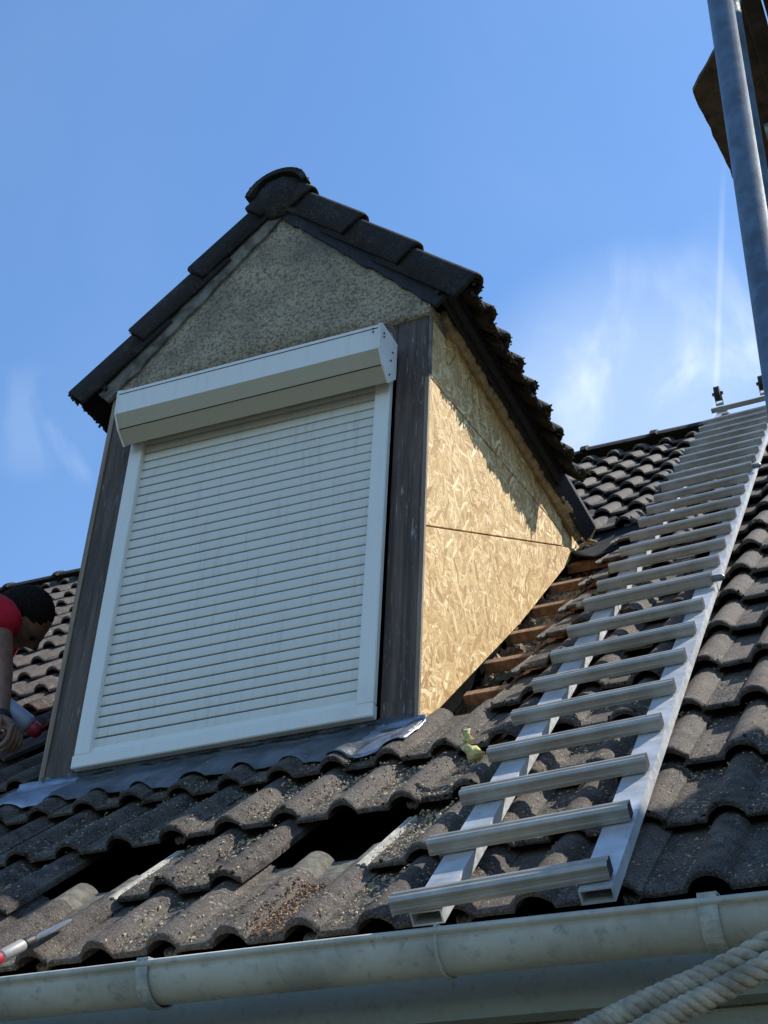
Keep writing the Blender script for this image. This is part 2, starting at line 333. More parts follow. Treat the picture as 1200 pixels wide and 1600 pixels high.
def tile_mesh(name, mat, seed, length=TL_, nose=NOSEH, thick=0.014, cut=None):
    rnd = random.Random(seed); bm = bmesh.new(); pan = []
    srow = [0.0, 0.004, 0.012, length * .35, length * .76, length]
    top = []; bot = []
    for j, s in enumerate(srow):
        rt = []; rb = []
        for i, x in enumerate(XS):
            xx = min(x, 0.305)
            h = prof(xx)
            if x < -0.001: h = (-0.012 + (0.006 if i % 2 == 0 else 0.0))
            if x > 0.30: h = 0.006
            base = nose * (1 - s / TL_)
            jit = (rnd.random() - .5) * 0.004 if j == 0 else 0
            drop = (0.005, 0.001, 0, 0, 0, 0)[j]
            n_ = (noise.noise((x * 9 + seed * 7, s * 9, 0)) * 0.0018)
            pan.append(1 - min(1, max(0, prof(min(x, .305))) / .026))
            rt.append(bm.verts.new((x * TW / .3, s + jit, base + thick + h - drop + n_)))
            hb = h if x >= 0 else h - .001
            rb.append(bm.verts.new((x * TW / .3, s + jit, base + hb * 0.93 + (0.002 if j == 0 else 0) + n_)) if j in (0, 3, 5) else None)
            if j in (0, 3, 5): pan.append(0.0)
        top.append(rt); bot.append(rb)
    n = len(XS)
    for a, b in zip(top, top[1:]):
        for i in range(n - 1): bm.faces.new((a[i], a[i + 1], b[i + 1], b[i]))
    bs = [b for b in bot if b[0]]
    for a, b in zip(bs, bs[1:]):
        for i in range(n - 1): bm.faces.new((a[i + 1], a[i], b[i], b[i + 1]))
    for i in range(n - 1):
        bm.faces.new((bs[0][i], bs[0][i + 1], top[0][i + 1], top[0][i])); bm.faces.new((bs[-1][i + 1], bs[-1][i], top[-1][i], top[-1][i + 1]))
    for e in (0, n - 1):
        bm.faces.new([top[j][e] for j in range(6)] + [bs[j][e] for j in (2, 1, 0)])
    bm.verts.ensure_lookup_table(); lay = bm.verts.layers.float.new('pan')
    for v, w_ in zip(bm.verts, pan): v[lay] = w_
    bmesh.ops.recalc_face_normals(bm, faces=bm.faces[:])
    me = bpy.data.meshes.new(name); bm.to_mesh(me); bm.free(); me.materials.append(mat); me.shade_smooth()
    me.set_sharp_from_angle(angle=math.radians(40)); return me
TV = [tile_mesh('roof_tile', M_TILE, i) for i in range(8)]
TOPV = tile_mesh('roof_tile_short', M_TILE, 33, length=.20)
DV = [tile_mesh('dormer_tile', M_DTILE, 50 + i, thick=0.016, nose=.028) for i in range(4)]
DSH = tile_mesh('dormer_tile_short', M_DTILE, 71, length=.17, thick=.016, nose=.028)
def hsurf(x, s):
    k = max(0, math.floor((s - NOSE0) / EXP)); ls = s - (NOSE0 + k * EXP); lx = ((x - XB) % TW) * .3 / TW
    return NOSEH * (1 - ls / TL_) + 0.014 + prof(lx)

# ------------------------------------------------------------------ setting
bm = bmesh.new(); bmesh.ops.create_grid(bm, x_segments=2, y_segments=2, size=1500)
for v in bm.verts: v.co.z = -6.2
g = obj('ground', bm, M_GRND); g['kind'] = 'structure'

# ------------------------------------------------------------------ house
house = thing('house', 'rendered house with steep dark tiled roof behind the dormer and ladder', 'house', (0, 0, -6.2))
w = prism('wall', [(-6.5, -6.2), (3.6, -6.2), (3.6, -0.16), (-6.5, -0.16)], 'y', 0.02, .30, M_WALL); par(w, house)
w = prism('eave_board', [(-0.03, -0.157), (-0.03, -0.03), (0.015, -0.03), (0.015, -0.157)], 'x', -6.5, 3.6, M_WALL); par(w, house)
# felt under the tiles, with a hole left open beside the dormer for the insulation bays
def roofsheet(name, pts, h, mat, t=.01):
    bm = bmesh.new(); A = [bm.verts.new(RP(x, s, h)) for x, s in pts]; B = [bm.verts.new(RP(x, s, h - t)) for x, s in pts]
    bm.faces.new(A); bm.faces.new(B[::-1]); n = len(A)
    for i in range(n): bm.faces.new((A[i], B[i], B[(i + 1) % n], A[(i + 1) % n]))
    return obj(name, bm, mat)
OX0, OX1, OS0, OS1 = 0.50, 0.86, 1.05, 3.35
for nm, pts in (('roof_felt', [(-6.5, -.05), (OX0, -.05), (OX0, 5.7), (-6.5, 5.7)]), ('roof_felt', [(OX1, -.05), (3.6, -.05), (3.6, 5.7), (OX1, 5.7)]),
                ('roof_felt', [(OX0, -.05), (OX1, -.05), (OX1, OS0), (OX0, OS0)]), ('roof_felt', [(OX0, OS1), (OX1, OS1), (OX1, 5.7), (OX0, 5.7)])):
    par(roofsheet(nm, pts, -0.075, M_FELT), house)
par(roofsheet('ceiling_board', [(OX0 - .1, OS0 - .1), (OX1 + .1, OS0 - .1), (OX1 + .1, OS1 + .1), (OX0 - .1, OS1 + .1)], -0.22, M_FELT), house)
RY = 5.72 * CP; RZ = 5.72 * SP
bm = bmesh.new(); q = [(-6.5, RY + .02, RZ), (3.6, RY + .02, RZ), (3.6, RY + 4.2, RZ - 4.3), (-6.5, RY + 4.2, RZ - 4.3)]
A = [bm.verts.new(c) for c in q]; B = [bm.verts.new((c[0], c[1], c[2] - .05)) for c in q]
bm.faces.new(A); bm.faces.new(B[::-1])
for i in range(4): bm.faces.new((A[i], B[i], B[(i + 1) % 4], A[(i + 1) % 4]))
par(obj('back_roof', bm, M_TILE), house)

def to_px(P):
    d = P - CAMPOS; q = [sum(RC[i][j] * d[j] for j in range(3)) for i in range(3)]
    return (600 + FPX * q[0] / q[2], 800 + FPX * q[1] / q[2]) if q[2] > 0 else (-9999, -9999)
SKIP = {(1, -1), (1, 1)}       # (row, column) of the two missing tiles; column c spans x = .15+.3c .. .45+.3c
def tile_present(k, c):
    x0 = XB + TW * c
    if (k, c) in SKIP: return False
    s = NOSE0 + EXP * k
    xc = x0 + TW / 2
    if c == 1 and 4 <= k <= 10: return False
    if c == -3 and 4 <= k <= 9: return False
    if c == -4 and k == 5: return False
    if -2 <= c <= 0 and k >= 4:
        lim = 3.30 + 1.50 * (0.75 - abs(xc))
        if s < lim - .15: return False
    return True
CLEAN = TV[0].copy(); CLEAN.name = 'roof_tile_clean_top'; CLEAN.materials.append(mat_simple('clean_concrete', (0.16, 0.148, 0.12), .9, 0, .35, 40, 1, .004, spec=.2, dirt=(.07, .065, .055), dirtamt=.6, dscale=60))
for pl in CLEAN.polygons:
    if pl.center.y > .28: pl.material_index = 1
rest = bmesh.new(); nt_ = 0
KT = 18
tiles = []
for k in range(0, KT + 1):
    for c in range(-19, 9):
        if not tile_present(k, c): continue
        x0 = XB + TW * c; s0 = s_row(k)
        px = [to_px(RP(x0 + a, s0 + b, .05)) for a, b in ((0, 0), (.3, 0), (.3, EXP), (0, EXP), (.15, .1))]
        vis = any(-5 < p[0] < 1205 and 560 < p[1] < 1545 for p in px)
        cx, cy = px[4]
        if vis:   # hidden behind the dormer body
            hidden = all(200 < p[0] < 860 and 640 < p[1] < 1150 for p in px) and k > 4 and c < 0
            if hidden: vis = False
        tiles.append((k, c, x0, s0, vis, cy))
nv = sum(1 for t in tiles if t[4]); print('visible tiles', nv, 'all', len(tiles))
ranked = sorted([t for t in tiles if t[4]], key=lambda t: -t[5])[:290]; keep = {(t[0], t[1]) for t in ranked}
rr = random.Random(3)
for k, c, x0, s0, vis, cy in tiles:
    me = TOPV if k == KT else CLEAN if (k, c) in ((0, -1), (0, 1)) else rr.choice(TV)
    jit = Matrix.Translation((x0 + rr.uniform(-.0015, .0015), s0 + rr.uniform(-.005, .005), rr.uniform(-.001, .003))) @ Matrix.Rotation(rr.uniform(-.006, .006), 4, 'Z') @ Matrix.Rotation(rr.uniform(-.005, .006), 4, 'Y')
    M = ROOF @ jit
    if (k, c) in keep:
        o = link('roof_tile', me); o.matrix_world = M; o.parent = house; o.matrix_parent_inverse = Matrix.Translation(house.location).inverted()
    else:
        t = bmesh.new(); t.from_mesh(me); t.transform(M); tm = bpy.data.meshes.new('t'); t.to_mesh(tm); t.free(); rest.from_mesh(tm); bpy.data.meshes.remove(tm)
for f in rest.faces: f.smooth = True
me = bpy.data.meshes.new('roof_tile_field'); rest.to_mesh(me); rest.free(); me.materials.append(M_TILE); me.set_sharp_from_angle(angle=math.radians(40))
o = par(link('roof_tile_field', me), house); o['kind'] = 'stuff'
# pale unweathered interlock strips at the right of each missing tile
for (k, c) in SKIP:
    x0 = XB + TW * (c + 1); s0 = NOSE0 + EXP * k
    bm = bmesh.new()
    for a, b, z in ((-.029, -.022, .009), (-.018, -.010, .009), (-.031, -.006, .003)):
        vv = []
        for xx in (a, b):
            for ss in (.004, .31):
                bse = NOSEH * (1 - ss / TL_)
                for hh in (bse - .004, bse + .004 + z): vv.append(bm.verts.new(ROOF @ Vector((x0 + xx, s0 + ss, hh))))
        for f in ((0, 1, 3, 2), (4, 6, 7, 5), (0, 4, 5, 1), (2, 3, 7, 6), (1, 5, 7, 3), (0, 2, 6, 4)): bm.faces.new([vv[i] for i in f])
    par(obj('tile_interlock', bm, M_RIB), house)

# ridge tiles of the main roof
def ridge_mesh(name, L_, r, mat, steps=10, th=.014, rise=1.0):
    bm = bmesh.new(); rows = []
    for x, rr_ in ((0, r + .012), (.035, r + .012), (.04, r), (L_, r - .004)):
        top = []; bot = []
        for j in range(steps + 1):
            a = math.pi * (j / steps) * .86 + math.pi * .07
            top.append(bm.verts.new((x, -math.cos(a) * rr_, math.sin(a) * rr_ * rise)))
            bot.append(bm.verts.new((x, -math.cos(a) * (rr_ - th), math.sin(a) * (rr_ - th) * rise)))
        rows.append((top, bot))
    for (t0, b0), (t1, b1) in zip(rows, rows[1:]):
        for j in range(steps):
            bm.faces.new((t0[j], t0[j + 1], t1[j + 1], t1[j])); bm.faces.new((b0[j + 1], b0[j], b1[j], b1[j + 1]))
        bm.faces.new((t0[0], t1[0], b1[0], b0[0])); bm.faces.new((t1[-1], t0[-1], b0[-1], b1[-1]))
    for t, b in (rows[0], rows[-1]):
        for j in range(steps): bm.faces.new((t[j], t[j + 1], b[j + 1], b[j]))
    bmesh.ops.recalc_face_normals(bm, faces=bm.faces[:])
    me = bpy.data.meshes.new(name); bm.to_mesh(me); bm.free(); me.materials.append(mat); me.shade_smooth(); me.set_sharp_from_angle(angle=math.radians(35)); return me
RM = ridge_mesh('ridge_tile', .42, .125, M_DTILE, rise=.8)
for i in range(24):
    x = -6.3 + i * .40
    o = link('ridge_tile', RM); o.matrix_world = Matrix.Translation((x, RY + .0, RZ + .005 + rr.uniform(-.004, .004))) @ Matrix.Rotation(.012, 4, 'Y')
    par(o, house)

# battens, rafters and insulation in the stripped bay right of the dormer
for i in range(7):
    s = 1.43 + .3035 * i
    a, b = (0.575, 0.80) if i else (0.60, 0.79)
    bm = bmesh.new(); bx(bm, a, b, s, s + .040, -.016, .018, ROOF, .002)
    par(obj('batten', bm, M_BATTEN), house)
for x0, s0, s1 in ((0.600, 1.12, 1.235), (0.705, 1.2, 3.25)):
    bm = bmesh.new(); bx(bm, x0, x0 + .055, s0, s1, -.17, -.019, ROOF, .003); par(obj('rafter', bm, M_RAFTER), house)
bm = bmesh.new(); bx(bm, .60, .655, 1.235, 1.30, -.16, .0, ROOF, .003); par(obj('rafter', bm, M_RAFTER), house)
for i in range(7):
    s0 = 1.30 + .3035 * i; hh = (-.14, -.10, -.060, -.045, -.042, -.050, -.055)[i]
    bm = bmesh.new(); nx, ns = 26, 26; gr = []
    for a in range(nx):
        row = []
        for b in range(ns):
            x = .50 + .32 * a / (nx - 1); s = s0 + .30 * b / (ns - 1)
            n1 = noise.fractal((x * 14 + i, s * 14, 2), 1, 2, 5); n2 = noise.noise((x * 40, s * 40, i)); n3 = noise.noise((x * 90, s * 90, i))
            edge = min(1, min(b, ns - 1 - b) / 4)
            row.append(bm.verts.new(RP(x + n2 * .008, s + n1 * .012, hh + n1 * .045 * edge + n2 * .012 + n3 * .008 - (1 - edge) * .03)))
        gr.append(row)
    for a in range(nx - 1):
        for b in range(ns - 1): bm.faces.new((gr[a][b], gr[a + 1][b], gr[a + 1][b + 1], gr[a][b + 1]))
    # loose fibres
    for _ in range(14):
        x = random.uniform(.56, .78); s = s0 + random.uniform(.06, .26); p = RP(x, s, hh + .02)
        d = Vector((random.uniform(-1, 1), random.uniform(-1, 1), random.uniform(-.1, 1))).normalized() * random.uniform(.012, .035)
        sd_ = d.orthogonal().normalized() * random.uniform(.002, .006)
        vs = [bm.verts.new(p - sd_), bm.verts.new(p + sd_), bm.verts.new(p + d + sd_ * .4), bm.verts.new(p + d * 1.1 - sd_ * .4)]; bm.faces.new(vs)
    o = par(obj('insulation', bm, M_WOOL), house); o['kind'] = 'stuff'

# gutter
def gutter():
    bm = bmesh.new(); cy, cz, r = -.151, -.074, .050; prev = None
    P = []
    for j in range(15):
        a = math.pi * (1 + j / 14); P.append((cy - math.cos(a) * -r, cz + math.sin(a) * r))     # inner back to front
    P = [(cy + r * math.cos(math.pi + math.pi * j / 16), cz + r * math.sin(math.pi + math.pi * j / 16)) for j in range(17)]
    # rolled front bead
    bead = [(cy - r + .001 + .009 * math.cos(t) , cz + .004 + .009 * math.sin(t)) for t in [math.radians(a) for a in (200, 150, 100, 50, 0, -50, -90)]]
    pts = bead[::-1] + P
    xs = [-1.2 + .1 * i for i in range(49)]
    rows = []
    for x in xs:
        dz = .002 * math.sin(x * 2.3) - .0012 * (x - .8); dy = .0015 * math.sin(x * 3.1 + 1)
        rows.append([bm.verts.new((x, y + dy, z + dz)) for y, z in pts])
    for a, b in zip(rows, rows[1:]):
        for i in range(len(pts) - 1): bm.faces.new((a[i], a[i + 1], b[i + 1], b[i]))
    o = obj('gutter', bm, M_GUTTER, None, True); o.modifiers.new('solid', 'SOLIDIFY').thickness = .0025
    return o
gt = par(gutter(), house)
def strap(x, w, r=.0525, mat=M_BRACK):
    bm = bmesh.new(); cy, cz = -.151, -.074; rows = []
    for xx in (x - w / 2, x + w / 2):
        rows.append([bm.verts.new((xx, cy + r * math.cos(a), cz + r * math.sin(a) + (.0 if j else .016))) for j, a in enumerate([math.pi + math.pi * j / 14 for j in range(15)])])
        rows[-1].insert(0, bm.verts.new((xx, cy - r + .022, cz + .018)))
    for i in range(len(rows[0]) - 1): bm.faces.new((rows[0][i], rows[1][i], rows[1][i + 1], rows[0][i + 1]))
    o = obj('gutter_bracket', bm, mat); mo = o.modifiers.new('solid', 'SOLIDIFY'); mo.thickness = .003; mo.offset = 1; return o
for x, w_ in ((0.497, .024), (1.490, .030), (-.45, .024), (2.4, .03)): 
    b = strap(x, w_); b.parent = gt; b.matrix_parent_inverse = gt.matrix_world.inverted() if False else Matrix()
    b.matrix_parent_inverse = Matrix.Identity(4)
# (the gutter keeps world coordinates: its parent inverse cancels the house offset)
b = strap(1.05, .006, .0508, M_GUTTER); b.name = 'gutter_joint'; b.parent = gt

# ------------------------------------------------------------------ dormer
FY = .725; DW = .584
dormer = thing('dormer', 'gabled dormer with closed white roller shutter and bare wood board cheek', 'dormer', (0, FY, .8))
D = lambda o: par(o, dormer)
ZB = .80
# posts and head beam
D(box('post', .474, .5795, FY, FY + .11, .815, 2.262, M_POST, None, .004))
D(box('post', -.583, -.477, FY, FY + .11, .815, 2.262, M_POST, None, .004))
D(box('head_beam', -.477, .474, FY + .004, FY + .11, 2.09, 2.262, M_POST, None, .004))
D(box('sill_beam', -.477, .474, FY + .012, FY + .11, .79, .856, M_POST, None, .004))
for x in (-.53, .527):
    D(box('post_foot', x - .05, x + .05, FY - .004, FY + .004, .83, .905, M_EDGE if False else M_POST, None, .003))
# gable in rough render
def gable():
    bm = bmesh.new(); 
    apex = (-.003, 2.945); pl = (-.588, 2.285); pr = (.588, 2.262)
    nx = 60; bot = []; top = []
    for i in range(nx + 1):
        x = -.588 + 1.176 * i / nx
        zb = 2.268 + .018 * (-x / .588) + noise.noise((x * 20, 0, 1)) * .003
        zt = apex[1] - abs(x - apex[0]) * 1.098
        if x > 0.02: zt += noise.noise((x * 16, 3, 1)) * .012 + noise.noise((x * 60, 3, 1)) * .005
        zt = max(zt, zb + .002)
        bot.append((x, zb)); top.append((x, zt))
    def col(y): return ([bm.verts.new((x, y, z)) for x, z in bot], [bm.verts.new((x, y, z)) for x, z in top])
    b0, t0 = col(FY - .014); b1, t1 = col(FY + .12)
    mid = [[bm.verts.new((x, FY - .014 + noise.noise((x * 5, z * 5, 0)) * .003, z)) for z in [zb + (zt - zb) * j / 6 for j in range(1, 6)]] for (x, zb), (_, zt) in zip(bot, top)]
    for i in range(nx):
        colA = [b0[i]] + mid[i] + [t0[i]]; colB = [b0[i + 1]] + mid[i + 1] + [t0[i + 1]]
        for j in range(6): bm.faces.new((colA[j], colB[j], colB[j + 1], colA[j + 1]))
        bm.faces.new((b1[i + 1], b1[i], t1[i], t1[i + 1])); bm.faces.new((t0[i], t0[i + 1], t1[i + 1], t1[i])); bm.faces.new((b0[i + 1], b0[i], b1[i], b1[i + 1]))
    bm.faces.new((b0[0], t0[0], t1[0], b1[0])); bm.faces.new((b0[-1], b1[-1], t1[-1], t0[-1]))
    return obj('gable', bm, M_PLASTER, None, True)
D(gable())
# cheeks
def cheek(name, pts, x, t, mat): return D(prism(name, pts, 'x', x, x + t, mat, None, .0015))
sm = lambda y: 1.454 + (y - .738) * .576
XO = .573
cheek('cheek_board', [(.735, .815), (.735, 1.4505), (2.190, 2.2885), (1.50, 1.565)], XO, .012, M_OSB)
cheek('cheek_board', [(.735, 1.4550), (.735, 2.000), (1.975, 2.229), (1.975, sm(1.975) + .0035)], XO, .012, M_OSB)
cheek('cheek_board', [(.735, 2.006), (.735, 2.275), (.79, 2.318), (1.978, 2.318), (1.978, 2.234)], XO, .012, M_OSB)
cheek('cheek_board', [(1.979, sm(1.979) + .0035), (1.979, 2.318), (2.24, 2.318), (2.19, 2.2915)], XO - .008, .012, M_OSB)
D(prism('cheek_trim', [(.727, 2.0), (.727, 2.262), (.742, 2.262), (.742, 2.0)], 'x', .5795, .5865, M_MORTAR))
D(prism('cheek_edge', [(.723, .815), (.723, 1.998), (.7345, 1.998), (.7345, .815)], 'x', .574, .5865, M_EDGE))
cheek('cheek_board', [(.735, .815), (.735, 2.30), (2.24, 2.318), (1.50, 1.565)], -.597, .012, M_EDGE)
D(prism('cheek_edge', [(.722, .81), (.722, 2.27), (.7345, 2.27), (.7345, .81)], 'x', -.600, -.5835, M_EDGE))
D(prism('inner_lining', [(FY + .12, .82), (FY + .12, 2.3), (2.2, 2.3)], 'x', -.56, .56, M_GAP))
# splinter block where the boards meet the roof
bm = bmesh.new()
for _ in range(26):
    p = Vector((.60 + random.uniform(-.012, .03), 2.20 + random.uniform(-.03, .05), 2.305 + random.uniform(-.03, .035)))
    d = Vector((random.uniform(-.3, 1), random.uniform(-.4, .6), random.uniform(-.6, .6))).normalized() * random.uniform(.015, .045); s_ = d.orthogonal().normalized() * random.uniform(.004, .011); t_ = d.cross(s_).normalized() * .003
    v = [bm.verts.new(p + a) for a in (-s_ - t_, s_ - t_, d + s_ * .5 - t_, d * 1.1 - s_ * .6 - t_, -s_ + t_, s_ + t_, d + s_ * .5 + t_, d * 1.1 - s_ * .6 + t_)]
    for f in ((0, 3, 2, 1), (4, 5, 6, 7), (0, 1, 5, 4), (1, 2, 6, 5), (2, 3, 7, 6), (3, 0, 4, 7)): bm.faces.new([v[i] for i in f])
o = D(obj('splintered_wood', bm, M_FOAM)); o['kind'] = 'stuff'

# --- dormer roof
DP = math.atan(1.06); dc, ds = math.cos(DP), math.sin(DP)
EX, EZ = .706, 2.270                       # lower edge of tile bed (underside at nose), right side
RIDZ = EZ + EX * math.tan(DP)
def slopeM(side):
    if side > 0: X_, S_, H_ = Vector((0, 1, 0)), Vector((-dc, 0, ds)), Vector((ds, 0, dc)); org = Vector((EX, 0, EZ))
    else: X_, S_, H_ = Vector((0, -1, 0)), Vector((dc, 0, ds)), Vector((-ds, 0, dc)); org = Vector((-EX - .008, 0, EZ))
    M = Matrix((X_, S_, H_)).transposed().to_4x4(); M.translation = org; return M
MR, ML = slopeM(1), slopeM(-1)
VF = .672                                  # verge front plane
DWID = .262
SC = DWID / .292
def yend(s): return 1.70 + s * .66         # tiles run back to the valley
for side, M in ((1, MR), (-1, ML)):
    for r in range(4):
        s0 = .305 * r
        y = .741; n = 0
        while y < yend(s0) - .08:
            me = rr.choice(DV) if r < 3 else DSH
            if side > 0: loc = Matrix.Translation((y, s0, 0))
            else: loc = Matrix.Translation((-y - DWID, s0, 0))
            o = link('dormer_tile', me); o.matrix_world = M @ loc @ Matrix.Diagonal((SC, 1, 1, 1)) @ Matrix.Translation((0, rr.uniform(-.005, .005), rr.uniform(0, .003))) @ Matrix.Rotation(rr.uniform(-.01, .01), 4, 'Z')
            par(o, dormer); y += DWID; n += 1
        # verge tile: half roll with a hanging flap
        bm = bmesh.new(); 
        L_ = .42 if r < 3 else .17
        sec = [(VF, -.052), (VF, .040), (VF + .006, .052), (VF + .02, .060), (VF + .036, .062), (VF + .052, .057), (VF + .066, .040), (VF + .074, .018)]
        rows = []
        for s in (0, .008, L_ * .5, L_):
            dh = .026 * (1 - s / .42) - (.004 if s == 0 else 0)
            ty = .013 * (s / .305)
            rows.append([bm.verts.new((((yy + ty) if side > 0 else -(yy + ty)), s0 + s + (random.uniform(-.002, .002) if s < .01 else 0), hh + dh + (0 if i else .0))) for i, (yy, hh) in enumerate(sec)])
        for a, b in zip(rows, rows[1:]):
            for i in range(len(sec) - 1): bm.faces.new((a[i], a[i + 1], b[i + 1], b[i]))
        bm.transform(M); o = obj('verge_tile', bm, M_DTILE, None, True); mo = o.modifiers.new('solid', 'SOLIDIFY'); mo.thickness = .013; mo.offset = -1 if side > 0 else -1
        o.data.set_sharp_from_angle(angle=math.radians(50)); D(o)
    # deck boards under the tiles
    def DPt(y, s, h): return M @ Vector((y if side > 0 else -y, s, h))
    bm = bmesh.new(); pts = [(VF + .02, .065), (1.78, .065), (3.0, 1.03), (VF + .02, 1.03)]
    A = [bm.verts.new(DPt(y, s, -.004)) for y, s in pts]; B = [bm.verts.new(DPt(y, s, -.024)) for y, s in pts]
    bm.faces.new(A); bm.faces.new(B[::-1])
    for i in range(4): bm.faces.new((A[i], B[i], B[(i + 1) % 4], A[(i + 1) % 4]))
    D(obj('roof_deck', bm, M_FASCIA))
    # fascia board along the eave
    sx = side
    pts = [(sx * .616, 2.303), (sx * .622, 2.296), (sx * .664, 2.352), (sx * .664, 2.372), (sx * .636, 2.372)]
    D(prism('fascia', pts, 'y', VF + .015, 2.16, M_FASCIA, None, .002))
    # mortar bed along the verge
    bm = bmesh.new(); nn = 40; rows = []
    for i in range(nn + 1):
        s = .06 + 1.0 * i / nn
        lo = -.092 + noise.noise((s * 12, side * 3, 0)) * .012 + noise.noise((s * 50, side * 3, 0)) * .004; y0 = VF + .028
        if side > 0: lo = -.075 + noise.noise((s * 12, side * 3, 0)) * .012 + noise.noise((s * 45, side * 3, 0)) * .006
        rows.append([bm.verts.new(DPt(y, s, h)) for y, h in ((y0, lo), (y0, -.03), (FY - .010, -.026), (FY - .010, lo))])
    for a, b in zip(rows, rows[1:]):
        for i in range(4): bm.faces.new((a[i], a[(i + 1) % 4], b[(i + 1) % 4], b[i]))
    bm.faces.new(rows[0]); bm.faces.new(rows[-1][::-1])
    D(obj('verge_bedding', bm, M_MORTAR if side < 0 else M_FASCIA))
# ridge tiles of dormer
DRM = ridge_mesh('dormer_ridge_tile', .40, .116, M_DTILE, 16, .022, .92)
for i in range(6):
    o = link('dormer_ridge_tile', DRM); o.matrix_world = Matrix.Translation((-.01, VF - .012 + i * .36, RIDZ - .018)) @ Matrix.Rotation(math.pi / 2, 4, 'Z') @ Matrix.Rotation(-.01, 4, 'Y'); par(o, dormer)
bm = bmesh.new(); bmesh.ops.create_icosphere(bm, subdivisions=3, radius=1)      # mortar plug in the ridge end
for v in bm.verts: v.co = Vector((-.01 + v.co.x * .106, VF + .028 + v.co.y * .045, RIDZ - .016 + v.co.z * .101)) + v.co * noise.noise(v.co * 3) * .008
D(obj('ridge_mortar', bm, M_DTILE, None, True))
# moss and grime clumps along the tile edges
def moss(name, pts, n, par_, seed):
    r = random.Random(seed); bm = bmesh.new()
    for _ in range(n):
        p, u, v = pts(r); rad = r.uniform(.002, .0066)
        m_ = Matrix.Translation(p) @ Matrix.Rotation(r.uniform(0, 6), 4, Vector((r.random(), r.random(), r.random() + .1))) @ Matrix.Diagonal((rad * r.uniform(.8, 1.8), rad, rad * r.uniform(.5, 1), 1))
        bmesh.ops.create_icosphere(bm, subdivisions=1, radius=1, matrix=m_)
    for v in bm.verts: v.co += Vector((noise.noise(v.co * 150), noise.noise(v.co * 150 + Vector((4, 0, 0))), noise.noise(v.co * 150 + Vector((0, 4, 0))))) * .0025
    o = obj(name, bm, M_MOSS); o['kind'] = 'stuff'; return par(o, par_)
M_MOSS = mat_simple('moss_clumps', (0.040, 0.036, 0.018), .95, 0, .6, 60, .5, .003, spec=.1)
for sd_i, M in ((1, MR), (-1, ML)):
    def mp(r, M=M, sd_i=sd_i):
        y = r.uniform(VF, 1.78); row = r.choice((0, 0, 0, 1)); lx_ = ((y - .741) % DWID) / SC
        hh = .028 + .016 + prof(lx_ if y > .741 else .265)
        return M @ Vector((y * sd_i, row * .305 + r.uniform(-.006, .004), hh * r.uniform(.55, 1.0) + r.uniform(-.004, .003))), 0, 0
    moss('moss', mp, 230, dormer, 11 + sd_i)
def mr(r):
    a = math.pi * r.uniform(.1, .9); return Vector((-.01 - math.cos(a) * .124, VF - .012 + r.uniform(0, .03), RIDZ - .018 + math.sin(a) * .116)), 0, 0
moss('moss', mr, 90, dormer, 5)
def mm(r):
    k = r.choice((1, 2, 3, 4, 5, 6, 7, 8)); x = r.uniform(-.6, 2.0); 
    while not tile_present(k, math.floor((x - XB) / TW)): x = r.uniform(-.6, 2.0)
    return RP(x, s_row(k) + r.uniform(.0, .012), hsurf(x, NOSE0 + EXP * k + .01) + r.uniform(-.006, .001)), 0, 0
moss('moss', mm, 420, house, 21)
# foam strip under the soffit, with a ragged outer edge
bm = bmesh.new(); rows = []; nn = 150
for i in range(nn + 1):
    y = .80 + 1.33 * i / nn
    rg = .028 + .010 * noise.noise((y * 9, 0, 0)) + .012 * noise.noise((y * 33, 1, 0)) + .010 * noise.noise((y * 80, 2, 0)) + (.022 * math.exp(-((y - 1.93) / .09) ** 2)) - .010 * math.exp(-((y - .82) / .06) ** 2)
    z = 2.292 + .006 * noise.noise((y * 20, 5, 0)) + .005 * noise.noise((y * 70, 5, 0))
    rows.append([bm.verts.new(c) for c in ((.5865, y, z - .004), (.600, y, z - .006 + .004 * noise.noise((y * 40, 7, 0))), (.5865 + rg, y, z + .012), (.5865 + rg, y, z + .03), (.5865, y, z + .04))])
for a, b in zip(rows, rows[1:]):
    for i in range(4): bm.faces.new((a[i], a[i + 1], b[i + 1], b[i]))
bm.faces.new(rows[0]); bm.faces.new(rows[-1][::-1])
D(obj('foam_seal', bm, M_FOAM))

# --- roller shutter
sh = D(box('roller_shutter', -.425, .425, FY - .006, FY + .004, .87, 2.085, M_GAP))
def SH(o):
    o.parent = sh; o.matrix_parent_inverse = Matrix.Identity(4); return o
z0 = .918; pitch = (2.06 - z0) / 33.8
for i in range(37):
    za = z0 + i * pitch; tilt = .015 * (za - z0) / 1.1
    bm = bmesh.new()
    sec = [(0, .0021), (-.0045, .0027), (-.0062, .008), (-.0070, .017), (-.0062, .026), (-.0045, pitch - .0026), (-.001, pitch - .0018), (0, pitch - .0012)]
    A = [bm.verts.new((-.421, FY - .006 + y, za + z + tilt)) for y, z in sec]; B = [bm.verts.new((.421, FY - .006 + y, za + z - tilt)) for y, z in sec]
    for j in range(len(sec) - 1): bm.faces.new((A[j], B[j], B[j + 1], A[j + 1]))
    bm.faces.new(A); bm.faces.new(B[::-1])
    sl = SH(obj('slat', bm, M_SLAT, None, True)); sl.data.set_sharp_from_angle(angle=math.radians(30))
bm = bmesh.new(); bx(bm, -.42, .42, FY - .020, FY - .0062, .897, .919, None, .002); SH(obj('bottom_bar', bm, M_FRAME))
fr = []
SH(box('guide_rail', -.470, -.4195, FY - .030, FY - .0065, .8975, 2.06, M_FRAME, None, .003))
SH(box('guide_rail', .4195, .470, FY - .030, FY - .0065, .8975, 2.035, M_FRAME, None, .003))
SH(box('sill_rail', -.471, .4715, FY - .034, FY - .0065, .856, .8965, M_FRAME, None, .003))
